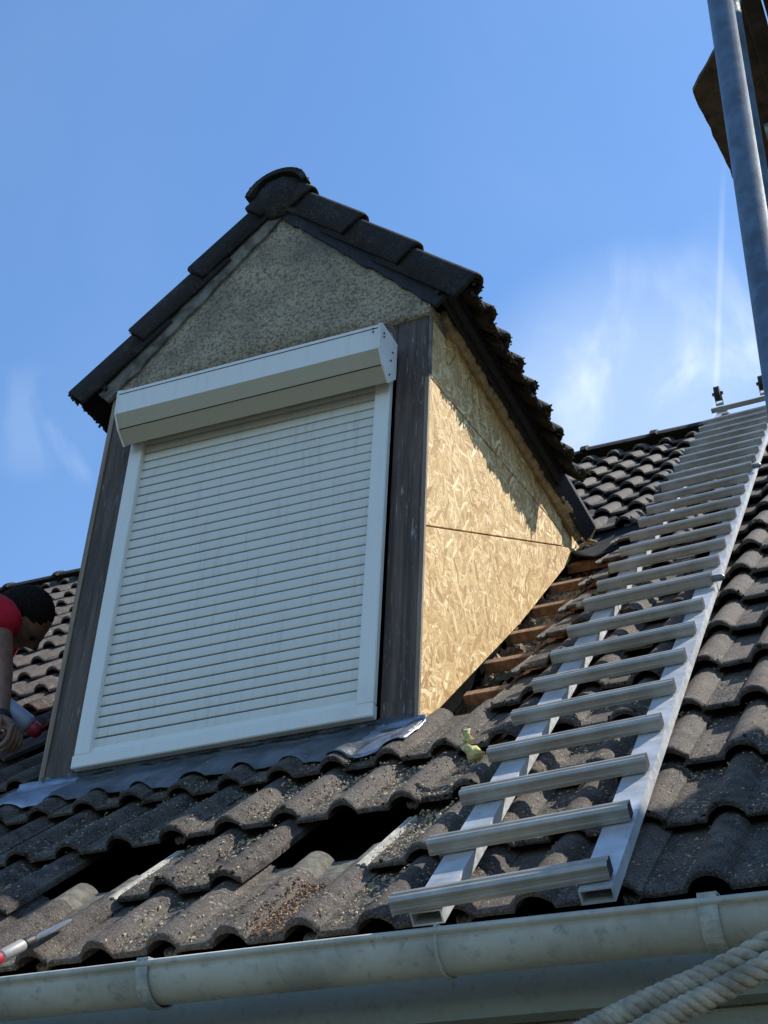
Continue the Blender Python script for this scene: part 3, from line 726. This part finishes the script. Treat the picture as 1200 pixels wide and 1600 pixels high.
# shutter box: chamfered section
def boxsec(dz): return [(.699, 2.136 + dz), (.699, 2.000 + dz), (.655, 1.952 + dz), (.612, 1.986 + dz), (.583, 2.030 + dz), (.578, 2.121 + dz), (.592, 2.134 + dz)]
bm = bmesh.new()
A = [bm.verts.new((-.460, y, z)) for y, z in boxsec(.030)]; B = [bm.verts.new((.480, y, z)) for y, z in boxsec(0)]
n = len(A)
mats = {}
for i in range(n):
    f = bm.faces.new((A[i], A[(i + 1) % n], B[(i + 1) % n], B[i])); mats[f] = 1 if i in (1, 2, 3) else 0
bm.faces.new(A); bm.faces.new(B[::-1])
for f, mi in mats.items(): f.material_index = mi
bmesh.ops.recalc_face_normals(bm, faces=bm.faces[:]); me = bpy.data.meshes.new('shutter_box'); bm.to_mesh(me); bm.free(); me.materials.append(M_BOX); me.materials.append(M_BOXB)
SH(link('shutter_box', me))
for xx, dz, s_ in ((-.460, .030, -1), (.480, 0, 1)):
    bm = bmesh.new(); sec = [(y + (.645 - y) * -.04, z + (2.06 + dz - z) * -.04) for y, z in boxsec(dz)]
    A = [bm.verts.new((xx, y, z)) for y, z in sec]; B = [bm.verts.new((xx + s_ * .006, y, z)) for y, z in sec]; bm.faces.new(A); bm.faces.new(B[::-1])
    for i in range(len(A)): bm.faces.new((A[i], A[(i + 1) % n], B[(i + 1) % n], B[i]))
    cap_ = SH(obj('box_end_cap', bm, M_BOX))
    # screws / rivets
for y, z in ((.60, 2.10), (.655, 2.035), (.665, 2.075), (.650, 1.975), (.600, 2.085)):
    bm = bmesh.new(); tube(bm, [(.4885, y, z), (.4905, y, z)], .0035, 8); SH(obj('screw', bm, M_BLACK))
for z in (2.109, 2.096):
    bm = bmesh.new(); tube(bm, [(.462, .5795, z), (.462, .576, z)], .003, 8); SH(obj('screw', bm, M_BLACK))
# grooves between the folded panels of the box
def seam(sec0, sec1, r=.0016):
    bm = bmesh.new(); tube(bm, [sec0, sec1], r, 6); return SH(obj('box_seam', bm, M_GAP))
seam((-.458, .5785, 2.138), (.478, .5785, 2.108)); seam((-.458, .6115, 2.0165), (.478, .6115, 1.9865))
# near-black strip behind the box, painted in as the beam's shadow line
D(box('box_back_shadow', -.476, .473, .699, FY - .001, 2.045, 2.12, M_GAP))
# bitumen strip and lead apron
bm = bmesh.new(); nx = 60; rows = []
for i in range(nx + 1):
    x = -.585 + 1.16 * i / nx; row = []
    for j in range(5):
        z = .80 + .057 * j / 4; row.append(bm.verts.new((x, FY - .004 - .004 * noise.noise((x * 25, z * 30, 0)) - .004, z)))
    rows.append(row)
for a, b in zip(rows, rows[1:]):
    for j in range(4): bm.faces.new((a[j], b[j], b[j + 1], a[j + 1]))
D(obj('bitumen_strip', bm, M_BITU, None, True))
def apron(name, x0, x1, s0f, mat, nx=110, seed=0):
    bm = bmesh.new(); rows = []
    for i in range(nx + 1):
        x = x0 + (x1 - x0) * i / nx; row = []; sf = s0f(x)
        sb = (FY - .006) / CP + .076   # where the roof sheet meets the wall
        for j in range(13):
            t = j / 12; s = sf + (1.122 - sf) * t
            h = hsurf(x, s) ; wv = .009 * noise.noise((x * 14, s * 14, seed)) + .003 * noise.noise((x * 40, s * 40, seed)); q_ = min(1, .25 + t * 2.2)
            h = max(h + .004, (h + .006) * (1 - q_) + (.080 - .018 * t) * q_ + wv)
            p = RP(x, s, h); p.y = min(p.y, FY - .008); row.append(bm.verts.new(p))
        row.append(bm.verts.new((x, FY - .0105, .828 + .004 * noise.noise((x * 20, 0, 0))))) if abs(x) < .59 else None
        rows.append(row)
    for a, b in zip(rows, rows[1:]):
        for j in range(min(len(a), len(b)) - 1): bm.faces.new((a[j], b[j], b[j + 1], a[j + 1]))
    o = obj(name, bm, mat, None, True); mo = o.modifiers.new('solid', 'SOLIDIFY'); mo.thickness = .002; return D(o)
def sf_main(x):
    return .93 + .035 * noise.noise((x * 5, 0, 3)) - .06 * math.exp(-((x - .47) / .09) ** 2) - .03 * math.exp(-((x + .1) / .12) ** 2)
apron('lead_apron', -.46, .605, sf_main, M_LEAD)
apron('lead_apron', -.66, -.455, lambda x: .90 + .25 * (x + .66), M_LEADB, 24, 4)
apron('lead_patch', .470, .612, lambda x: .865 + .6 * abs(x - .50), M_LEADB, 18, 9).data
# valley sheets either side
for sgn in (1, -1):
    bm = bmesh.new(); rows = []; nn = 24
    for i in range(nn + 1):
        t = i / nn; xa = sgn * (.70 - .66 * t); sa = 2.93 + 1.28 * t
        rows.append([bm.verts.new(RP(xa - sgn * .06, sa - .02, .05)), bm.verts.new(RP(xa, sa, .028)), bm.verts.new(RP(xa + sgn * .11, sa + .10, .032 + .008 * noise.noise((t * 20, 0, 0)))), bm.verts.new(RP(xa + sgn * .20, sa + .22, .045))])
    for a, b in zip(rows, rows[1:]):
        for j in range(3): bm.faces.new((a[j], a[j + 1], b[j + 1], b[j]))
    o = obj('valley_sheet', bm, M_VALLEY, None, True); o.modifiers.new('solid', 'SOLIDIFY').thickness = .003; D(o)

# ------------------------------------------------------------------ roof ladder
lad = thing('roof_ladder', 'long aluminium roof ladder lying on the tiles from gutter to ridge', 'ladder', RP(1.1, -.09, .09))
LA = lambda o: par(o, lad)
dr = -.005456 / .22921; rot = math.atan(dr)
def lx(s): return .94466 + dr * (s + .087)
def lmat(s, x, h): return ROOF @ Matrix.Translation((x, s, h)) @ Matrix.Rotation(-rot, 4, 'Z')
# local ladder frame: origin at foot, u across, v along
LM = ROOF @ Matrix.Translation((.94466 + .020, -.087 - .042, 0)) @ Matrix.Rotation(-dr, 4, 'Z')
SK = .04387
for u0 in (.030, .318):
    bm = bmesh.new(); zt = .115; zb = .090; w_ = .056
    for va, vb, off in ((-.02, 1.90, 0), (1.82, 3.80, .0), (3.70, 6.06, 0)):
        o0 = u0 + (.0 if va < 1 or va > 3 else .0015)
        # hollow rectangular section
        th = .003
        segs = ((o0, o0 + w_, zt - th, zt), (o0, o0 + w_, zb, zb + th), (o0, o0 + th, zb + th, zt - th), (o0 + w_ - th, o0 + w_, zb + th, zt - th))
        if va > 1: 
            segs = ((o0 + .002, o0 + w_ - .002, zt - .0005 - th, zt - .0005 + (.001)),) + segs[1:] if False else segs
        if va > 1: va = vb - (vb - va) + (0.085 if va < 3 else .105)
        for a, b, c, d in segs: bx(bm, a, b, va, vb, c, d, LM)
    LA(obj('rail', bm, M_ALU))
for k in range(25):
    v = k * .22921 + (.037 if k >= 8 else 0)
    big = k in (8, 16)
    bm = bmesh.new(); h0 = .1185; h1 = .147 if not big else .153; w_ = .030 if not big else .036
    # rung: rounded section with two grooves on top, tilted slightly to face a climber
    sec = [(-w_ / 2, h0), (-w_ / 2, h0 + .004), (-w_ / 2 - .0015, h0 + .005), (-w_ / 2 - .0015, h0 + .009), (-w_ / 2, h0 + .010), (-w_ / 2, h1 - .010), (-w_ / 2 - .0015, h1 - .009), (-w_ / 2 - .0015, h1 - .005), (-w_ / 2, h1 - .004), (-w_ / 2 + .004, h1), (-.0045, h1), (-.003, h1 - .0022), (.003, h1 - .0022), (.0045, h1), (w_ / 2 - .004, h1), (w_ / 2, h1 - .004), (w_ / 2, h0)]
    L0 = .004; L1 = .369
    A = [bm.verts.new(LM @ Vector((L0, v - .015 + y, z))) for y, z in sec]; B = [bm.verts.new(LM @ Vector((L1, v + .015 + y, z))) for y, z in sec]
    for i in range(len(sec)): bm.faces.new((A[i], A[(i + 1) % len(sec)], B[(i + 1) % len(sec)], B[i]))
    fa = bm.faces.new(A); fb = bm.faces.new(B[::-1])
    r_ = bmesh.ops.inset_individual(bm, faces=[fa, fb], thickness=.0025, depth=-.012); fa.material_index = 1; fb.material_index = 1
    for u in (.058, .346): bx(bm, u - .010, u + .010, v - .009 + (u - .186) * .08, v + .009 + (u - .186) * .08, .1152, .1183, LM)
    rg = LA(obj('rung', bm, M_RUNG)); rg.data.materials.append(M_BLACK)
    if big:
        for a, b, d in ((.371, .405, 1), (-.024, .002, 1)):
            bm = bmesh.new(); tube(bm, [LM @ Vector((a, v, .134)), LM @ Vector((a + (b - a) * .8, v, .134)), LM @ Vector((b, v, .134))], [.010, .010, .004] if a > 0 else [.005, .013, .013], 12)
            cb = obj('clamp_bolt', bm, M_GALV2, None, True); cb.parent = rg; cb.matrix_parent_inverse = Matrix.Identity(4)
# ridge hook: cross bar and wheels above the ridge
bm = bmesh.new(); bx(bm, .0, .40, 6.030, 6.060, .1155, .142, LM); LA(obj('hook_bar', bm, M_RUNG))
for u in (.055, .30):
    bm = bmesh.new(); bx(bm, u - .022, u + .022, 6.026, 6.072, .150, .162, LM); bx(bm, u - .022, u - .017, 6.035, 6.06, .162, .215, LM); bx(bm, u + .017, u + .022, 6.035, 6.06, .162, .215, LM)
    fk = LA(obj('wheel_fork', bm, M_RUNG))
    bm = bmesh.new(); tube(bm, [LM @ Vector((u - .015, 6.048, .215)), LM @ Vector((u + .015, 6.048, .215))], .042, 16); tube(bm, [LM @ Vector((u - .03, 6.048, .215)), LM @ Vector((u + .03, 6.048, .215))], .010, 8)
    wh = LA(obj('wheel', bm, M_BLACK))
bm = bmesh.new(); 
for u in (.058, .346): tube(bm, [LM @ Vector((u, 5.9, .10)), LM @ Vector((u, 6.05, .05)), LM @ Vector((u, 6.12, -.12)), LM @ Vector((u, 6.10, -.35))], .012, 8)
LA(obj('ridge_hook', bm, M_ALU))

# ------------------------------------------------------------------ scaffold
sc = thing('scaffold', 'galvanised scaffold pole with dark board deck above the roof edge', 'scaffold', (1.785, -.84, -6.2))
PA = lambda o: par(o, sc)
bm = bmesh.new(); tube(bm, [(1.785, -.84, -6.2), (1.785, -.84, 3.6)], .02415, 28); PA(obj('pole', bm, M_GALV, None, True))
bm = bmesh.new(); tube(bm, [(2.75, -.84, -6.2), (2.75, -.84, 3.6)], .02415, 20); PA(obj('pole', bm, M_GALV, None, True))
bm = bmesh.new(); tube(bm, [(1.69, .50, 2.352), (4.2, .50, 2.352)], .02415, 20); PA(obj('transom', bm, M_GALV2, None, True))
bm = bmesh.new(); tube(bm, [(1.66, -.84, 2.30), (4.2, -.84, 2.30)], .02415, 20); PA(obj('transom', bm, M_GALV2, None, True))
bm = bmesh.new(); tube(bm, [(1.86, -.84, 2.352), (1.86, .56, 2.352)], .02, 16); PA(obj('ledger', bm, M_GALV2, None, True))
x = 1.722; i = 0
while x < 2.5:
    w_ = (.050, .056, .12, .16, .2, .2, .2)[min(i, 6)]; w_ = min(w_, 2.522 - x)
    PA(box('deck_plank', x + .002, x + w_ - .003, -.95, .555, 2.378, 2.415, M_PLANK, None, .002)); x += w_; i += 1
# broken sheet of board under the deck
bm = bmesh.new(); pts = [(1.530, .34)]
edge1 = [(1.530, .340), (1.640, .212), (1.72, .115)]; edge2 = [(1.72, .9), (1.600, .835), (1.572, .74), (1.552, .56)]
def rag(p, q, n, amp):
    r = []
    for i in range(n): 
        t = i / n; a = Vector(p).lerp(Vector(q), t); d = (Vector(q) - Vector(p)).normalized(); r.append((a.x + d.y * amp * noise.noise((a.x * 60, a.y * 60, 1)), a.y - d.x * amp * noise.noise((a.x * 60, a.y * 60, 1))))
    return r
poly = rag((1.530, .340), (1.735, .095), 14, .006) + [(1.735, .095), (1.735, .92)] + rag((1.60, .92), (1.565, .74), 6, .004) + rag((1.565, .74), (1.530, .34), 14, .005)
A = [bm.verts.new((x, y, 2.4165)) for x, y in poly]; B = [bm.verts.new((x, y, 2.432)) for x, y in poly]; bm.faces.new(A); bm.faces.new(B[::-1])
for i in range(len(A)): bm.faces.new((A[i], A[(i + 1) % len(A)], B[(i + 1) % len(A)], B[i]))
PA(obj('loose_board', bm, M_BOARD))
for i in range(5): PA(box('deck_plank', 2.525 + i * .26, 2.525 + i * .26 + .25, -.95, 1.28, 2.378, 2.415, M_PLANK, None, .002))

# ------------------------------------------------------------------ ropes
def rope(name, pts, r, turns, label):
    path = [Vector(p) for p in pts]; n = 260
    def P(t):
        f = t * (len(path) - 1); i = min(int(f), len(path) - 2); u = f - i
        p0 = path[max(i - 1, 0)]; p1 = path[i]; p2 = path[i + 1]; p3 = path[min(i + 2, len(path) - 1)]
        return .5 * ((2 * p1) + (p2 - p0) * u + (2 * p0 - 5 * p1 + 4 * p2 - p3) * u * u + (3 * p1 - p0 - 3 * p2 + p3) * u ** 3)
    t0 = bpy.data.objects.new(name, None); COL.objects.link(t0); t0.location = path[0]; t0['label'] = label; t0['category'] = 'rope'; t0['group'] = 'ropes below the gutter'
    T = (path[-1] - path[0]).normalized(); U = T.orthogonal().normalized(); V = T.cross(U)
    for sgi in range(3):
        bm = bmesh.new(); pp = []
        for i in range(n + 1):
            t = i / n; a = turns * 2 * math.pi * t + sgi * 2 * math.pi / 3
            pp.append(P(t) + (U * math.cos(a) + V * math.sin(a)) * r * .56)
        tube(bm, pp, r * .50, 9); o = obj('strand', bm, M_ROPE, None, True); par(o, t0)
    bm = bmesh.new()
    for _ in range(700):
        t = random.random(); a = random.uniform(0, 6.28); rad = (U * math.cos(a) + V * math.sin(a)); p = P(t) + rad * r * .98
        d = (rad * random.uniform(.2, 1) + T * random.uniform(-1, 1)).normalized() * random.uniform(.002, .006); s_ = d.orthogonal().normalized() * .00025
        bm.faces.new([bm.verts.new(p - s_), bm.verts.new(p + s_), bm.verts.new(p + d)])
    o = obj('loose_fibres', bm, M_ROPE); o['kind'] = 'stuff'; par(o, t0)
rope('rope', [(1.40, -1.04, -.560), (1.515, -1.02, -.500), (1.60, -1.008, -.462), (1.72, -.985, -.408), (1.95, -.95, -.27)], .0115, 16, 'upper of two thick twisted ropes crossing below the gutter')
rope('rope', [(1.42, -1.065, -.578), (1.535, -1.035, -.525), (1.62, -1.02, -.480), (1.74, -1.0, -.422), (1.98, -.97, -.285)], .0105, 17, 'lower of two thick twisted ropes crossing below the gutter')

# ------------------------------------------------------------------ small things on the tiles
def chips(name, n, boxr, mat, size, label, cat, hoff=.003, seed=1, lowonly=True):
    r = random.Random(seed); bm = bmesh.new(); c = 0
    while c < n:
        x = r.uniform(boxr[0], boxr[1]); s = r.uniform(boxr[2], boxr[3]); lx_ = ((x - XB) % TW) * .3 / TW
        p_ = prof(lx_)
        if lowonly and p_ > .02 and r.random() > .12: continue
        kk = math.floor((s - NOSE0) / EXP); cc = math.floor((x - XB) / TW)
        if not tile_present(kk, cc): continue
        if noise.noise((x * 9 + seed, s * 7, 0)) < r.uniform(-.45, .15): continue
        a = r.uniform(0, 6.28); l = size * r.uniform(.4, 1.4); w_ = l * r.uniform(.2, .6); d = Vector((math.cos(a), math.sin(a), r.uniform(-.25, .25))) * l; e = Vector((-math.sin(a), math.cos(a), r.uniform(-.5, .5))) * w_
        b = Vector((x, s, hsurf(x, s) + hoff + r.random() * .004)); t = Vector((0, 0, .0015))
        v = [bm.verts.new(ROOF @ q) for q in (b, b + d, b + d * .8 + e, b + e * .9, b + d * .5 + e * .4 + t * 1.5)]
        for f in ((0, 1, 4), (1, 2, 4), (2, 3, 4), (3, 0, 4)): bm.faces.new([v[i] for i in f])
        c += 1
    o = obj(name, bm, mat); o['kind'] = 'stuff'; o['label'] = label; o['category'] = cat; return o
chips('wood_chips', 4200, (-.3, 1.7, -.04, 1.1), M_CHIP, .0060, 'pale wood chips scattered in the tile troughs under the dormer', 'wood chips', seed=2)
chips('wood_chips', 1500, (.30, .90, -.04, .85), M_CHIP, .0095, 'coarser wood shavings gathered on the tiles left of the ladder foot', 'wood chips', seed=5)
chips('leaf_litter', 750, (.545, .70, -.04, .24), M_LEAF, .010, 'brown leaf litter on the lowest tiles above the gutter', 'leaf litter', seed=9)
# yellow scrap
bm = bmesh.new(); P0 = RP(.845, .70, .085); pts = []
for i in range(9):
    t = i / 8; pts.append(P0 + Vector((-.012 + .022 * t + .006 * math.sin(t * 7), .0, .068 - .068 * t)) + Vector((.0, -.006 * t, 0)))
pts += [P0 + Vector((.026, -.01, -.006)), P0 + Vector((.040, -.016, -.008))]
tube(bm, pts, [.004, .007, .006, .008, .007, .009, .010, .011, .013, .011, .004], 9)
for v in bm.verts: v.co += Vector((noise.noise(v.co * 90), noise.noise(v.co * 90 + Vector((5, 0, 0))), noise.noise(v.co * 90 + Vector((9, 0, 0))))) * .011
tag(obj('wool_scrap', bm, M_YFOAM, None, True), 'torn scrap of yellow insulation on tile beside the ladder', 'scrap')
# chisel / scraper at the lower left
tool = thing('chisel', 'chisel with grey and red handle lying on lowest tiles at the left', 'chisel', RP(.14, 0, .09))
A0 = RP(.150, -.150, .118); A1 = RP(.178, .060, .090); dd = (A1 - A0)
P_ = lambda t: A0 + dd * t
bm = bmesh.new(); tube(bm, [P_(-.25), P_(.0), P_(.10)], [.010, .0125, .012], 14); par(obj('handle_end', bm, M_REDP, None, True), tool)
bm = bmesh.new(); tube(bm, [P_(.10), P_(.13), P_(.38), P_(.40)], [.011, .0125, .012, .010], 14); par(obj('handle', bm, M_GREYP, None, True), tool)
bm = bmesh.new(); tube(bm, [P_(.40), P_(.42), P_(.51), P_(.55)], [.010, .0105, .009, .006], 14); par(obj('collar', bm, M_BLACK, None, True), tool)
bm = bmesh.new(); sd_ = dd.cross(ROOF.to_3x3() @ Vector((0, 0, 1))).normalized(); up_ = (ROOF.to_3x3() @ Vector((0, 0, 1)))
prof_ = [(.55, .005), (.60, .005), (.66, .013), (.70, .014), (1.0, .006), (1.04, .002)]
rows = [[bm.verts.new(P_(t) + sd_ * w_ + up_ * .0015), bm.verts.new(P_(t) - sd_ * w_ + up_ * .0015), bm.verts.new(P_(t) - sd_ * w_ - up_ * .0015), bm.verts.new(P_(t) + sd_ * w_ - up_ * .0015)] for t, w_ in prof_]
for a, b in zip(rows, rows[1:]):
    for j in range(4): bm.faces.new((a[j], a[(j + 1) % 4], b[(j + 1) % 4], b[j]))
bm.faces.new(rows[0]); bm.faces.new(rows[-1][::-1])
par(obj('blade', bm, M_STEEL), tool)

# ------------------------------------------------------------------ worker at the left
man = thing('person', 'person in red short-sleeved shirt bent over the roof left of dormer', 'person', (-1.5, 1.1, 1.2))
def skin(name, pts, edges, radii, mat, sub=2, parent=man, root=0):
    me = bpy.data.meshes.new(name); me.from_pydata([tuple(p) for p in pts], edges, []); o = bpy.data.objects.new(name, me); COL.objects.link(o)
    mo = o.modifiers.new('skin', 'SKIN'); mo.use_smooth_shade = True
    for i, v in enumerate(me.skin_vertices[0].data):
        r = radii[i]; v.radius = (r, r) if not isinstance(r, tuple) else r; v.use_root = (i == root)
    s2 = o.modifiers.new('sub', 'SUBSURF'); s2.levels = sub; s2.render_levels = sub
    dg = bpy.context.evaluated_depsgraph_get(); ev = o.evaluated_get(dg); m2 = bpy.data.meshes.new_from_object(ev)
    o.modifiers.clear(); o.data = m2; m2.materials.clear(); m2.materials.append(mat)
    m2.shade_smooth()
    if parent: par(o, parent)
    return o
shR = Vector((-.975, .803, 1.540)); el = Vector((-.955, .865, 1.325)); wr = Vector((-.925, .872, 1.180))
shL = Vector((-1.32, 1.20, 1.70)); elL = Vector((-1.40, 1.26, 1.50)); wrL = Vector((-1.20, 1.12, 1.34))
chest = Vector((-1.30, 1.00, 1.62)); neck = Vector((-1.10, 1.00, 1.63)); belly = Vector((-1.50, 1.08, 1.60)); hip = Vector((-1.70, 1.10, 1.58))
hpR = Vector((-1.72, 1.00, 1.55)); hpL = Vector((-1.72, 1.21, 1.59)); knR = Vector((-1.36, .98, 1.28)); knL = Vector((-1.36, 1.32, 1.54)); anR = Vector((-1.76, .98, 1.22)); anL = Vector((-1.76, 1.33, 1.55)); toR = Vector((-1.86, .98, 1.13)); toL = Vector((-1.86, 1.34, 1.46))
headc = Vector((-1.005, .950, 1.615))
# one continuous body (skin), clothes over it
pts = [hip, belly, chest, neck, headc - Vector((.03, 0, 0)), shR, el, wr, shL, elL, wrL, hpR, knR, anR, hpL, knL, anL]
ed = [(0, 1), (1, 2), (2, 3), (3, 4), (2, 5), (5, 6), (6, 7), (2, 8), (8, 9), (9, 10), (0, 11), (11, 12), (12, 13), (0, 14), (14, 15), (15, 16)]
ra = [.12, .115, .125, .055, .06, .055, .040, .026, .055, .040, .026, .085, .055, .038, .085, .055, .038]
skin('body', pts, ed, ra, M_SKIN)
# head: shaped sphere facing +x and down
bm = bmesh.new(); bmesh.ops.create_uvsphere(bm, u_segments=40, v_segments=28, radius=1)
Rh = Matrix.Rotation(math.radians(66), 4, 'Y')       # face tipped downwards
for v in bm.verts:
    x, y, z = v.co
    ax, ay, az = .098, .076, .118
    fx = x * ax; fy = y * ay; fz = z * az
    if z < 0: fy *= 1 - .28 * (-z) ** 1.5; 
    if x > 0 and z < 0: fx *= 1 - .10 * -z
    if x < 0 and z < -.2: fx *= 1 - .35 * (-z - .2)
    # nose, brow, lips, eye sockets
    if x > .5:
        fx += .024 * math.exp(-((y / .13) ** 2 + ((z + .12) / .13) ** 2)) + .010 * math.exp(-((y / .10) ** 2 + ((z - .02) / .16) ** 2))
        fx += .006 * math.exp(-((z - .22) / .08) ** 2) * math.exp(-(y / .6) ** 2)
        fx -= .008 * math.exp(-((abs(y) - .36) / .16) ** 2 - ((z - .06) / .10) ** 2)
        fx += .006 * math.exp(-(y / .28) ** 2 - ((z + .42) / .05) ** 2) + .005 * math.exp(-(y / .26) ** 2 - ((z + .54) / .05) ** 2) - .004 * math.exp(-(y / .3) ** 2 - ((z + .48) / .025) ** 2)
        fx += .008 * math.exp(-(y / .3) ** 2 - ((z + .82) / .12) ** 2)
    v.co = Vector((fx, fy, fz))
HM = Matrix.Translation(headc) @ Rh @ Matrix.Rotation(math.radians(36), 4, 'Z')
bm.transform(HM); head = par(obj('head', bm, M_SKIN, None, True), man)
bm = bmesh.new(); bmesh.ops.create_uvsphere(bm, u_segments=40, v_segments=24, radius=1)
for v in bm.verts:
    x, y, z = v.co; v.co = Vector((x * .101 - .004, y * .0785, z * .121 + .002))
for v in bm.verts:
    x, y, z = v.co; lim = .026 + max(0, x) * .45 + (.03 if x > .07 else 0) - (.05 if x < -.03 else 0)
    f = min(1, max(0, (z - lim + .010) / .012)); sh = .90 + .10 * f
    v.co = Vector((x * sh, y * sh, z * sh)) * (1 + f * (.018 * noise.noise(v.co * 160) + .012 * noise.noise(v.co * 60)))
bm.transform(HM); hr = obj('hair', bm, M_HAIR, None, True); par(hr, man)
for sg in (-1, 1):
    bm = bmesh.new(); pp = []
    for i in range(15):
        a = i / 14 * math.pi * 1.75 - .6; pp.append(Vector((-.012 + .016 * math.cos(a), sg * (.078 + .006 * math.sin(a) ** 2), -.002 + .028 * math.sin(a))))
    tube(bm, pp, .0055, 7); bmesh.ops.create_icosphere(bm, subdivisions=1, radius=.010, matrix=Matrix.Translation((-.008, sg * .077, -.004)))
    bm.transform(HM); par(obj('ear', bm, M_SKIN, None, True), man)
    bm = bmesh.new(); bmesh.ops.create_uvsphere(bm, u_segments=10, v_segments=8, radius=.012, matrix=Matrix.Translation((.081, sg * .029, .008))); bm.transform(HM); par(obj('eye', bm, M_HAIR, None, True), man)
# shirt
sk = [hip, belly, chest, Vector((-1.10, 1.08, 1.65)), shR + Vector((0, .0, 0)), shR.lerp(el, .42), shL, shL.lerp(elL, .6)]
shirt = skin('shirt', sk, [(0, 1), (1, 2), (2, 3), (2, 4), (4, 5), (2, 6), (6, 7)], [.135, .135, .14, .080, .092, .078, .072, .062], M_RED)
for v in shirt.data.vertices:
    q = v.co.copy(); v.co += Vector((noise.noise(q * 14), noise.noise(q * 14 + Vector((3, 0, 0))), noise.noise(q * 14 + Vector((0, 7, 0))))) * .008 + Vector((0, 0, 1)) * .004 * math.sin(q.x * 120 + q.z * 90 + 3 * noise.noise(q * 8))
skin('trousers', [hip, hpR, knR, anR, hpL, knL, anL], [(0, 1), (1, 2), (2, 3), (0, 4), (4, 5), (5, 6)], [.14, .10, .068, .05, .10, .068, .05], M_TROUS)
for a, t in ((anR, toR), (anL, toL)): skin('shoe', [a, t, t + (t - a) * .6], [(0, 1), (1, 2)], [.045, .045, .03], M_SHOE)
# hands: palm and five fingers each
def hand(w, d, side, mat, curl=.9):
    d = d.normalized(); u = side.normalized(); n_ = d.cross(u).normalized()
    P = [w]; E = []; Rr = [.024]
    def add(p, r, b): P.append(p); Rr.append(r); E.append((b, len(P) - 1)); return len(P) - 1
    palm = add(w + d * .045, (.030), 0)
    for i, (off, ln) in enumerate(((-.030, .062), (-.010, .074), (.010, .080), (.030, .072))):
        k0 = add(w + d * .088 + u * off, .0105, palm); p = w + d * .088 + u * off; a = .35
        for j in range(3):
            a += curl * .62; p = p + (d * math.cos(a) + n_ * math.sin(a)) * ln * (.46, .32, .24)[j]; k0 = add(p, (.0095, .0085, .007)[j], k0)
    t1 = add(w + d * .028 + u * .036, .013, palm); t2 = add(w + d * .060 + u * .052 + n_ * .018, .0105, t1); add(w + d * .082 + u * .046 + n_ * .036, .009, t2)
    return P, E, Rr
P, E_, R_ = hand(wr, Vector((.75, .05, -.62)), Vector((.1, -1, .0)), M_SKIN)
skin('hand', P, E_, R_, M_SKIN)
P, E_, R_ = hand(wrL, Vector((.55, -.70, -.45)), Vector((.3, .6, .5)), M_SKIN)
skin('hand', P, E_, R_, M_SKIN)
bm = bmesh.new(); tube(bm, [wr + Vector((-.006, 0, .014)), wr + Vector((.006, 0, -.010))], .032, 16); par(obj('wrist_strap', bm, M_BLACK, None, True), man)
bm = bmesh.new(); bx(bm, -.012, .012, -.005, .005, -.012, .012, Matrix.Translation(wr + Vector((.004, -.033, .002))) @ Matrix.Rotation(.5, 4, 'Y'), .003); par(obj('watch_face', bm, M_STEEL), man)
# foam can held over the gap
can = thing('foam_can', 'pale blue can with red nozzle held over the stripped tiles', 'foam can', (-.90, .95, 1.21))
c0 = Vector((-.985, .860, 1.275)); c1 = Vector((-.872, .955, 1.185)); cd = (c1 - c0)
bm = bmesh.new(); tube(bm, [c0, c0 + cd * .03, c0 + cd * .92, c0 + cd * .97, c1 + cd * .02], [.026, .031, .031, .028, .018], 20); par(obj('can_body', bm, M_CAN, None, True), can)
bm = bmesh.new(); tube(bm, [c1, c1 + cd * .05, c1 + cd * .18, c1 + cd * .22], [.022, .025, .024, .016], 16); par(obj('nozzle_cap', bm, M_REDP, None, True), can)
bm = bmesh.new(); tube(bm, [c1 + cd * .18, c1 + cd * .2 + Vector((.01, .02, .04)), c1 + cd * .25 + Vector((.02, .05, .13))], .0035, 8); par(obj('straw', bm, M_REDP, None, True), can)
# torn felt and stripped timber in the left bay
bm = bmesh.new(); nx, ns = 30, 30; gr = []
for a in range(nx):
    row = []
    for b in range(ns):
        x = -1.10 + .52 * a / (nx - 1); s = 1.15 + .62 * b / (ns - 1); n1 = noise.fractal((x * 9, s * 9, 2), 1, 2, 5)
        row.append(bm.verts.new(RP(x, s, -.03 + n1 * .05)))
    gr.append(row)
for a in range(nx - 1):
    for b in range(ns - 1): bm.faces.new((gr[a][b], gr[a + 1][b], gr[a + 1][b + 1], gr[a][b + 1]))
o = par(obj('torn_felt', bm, M_VALLEY, None, True), house); o['kind'] = 'stuff'
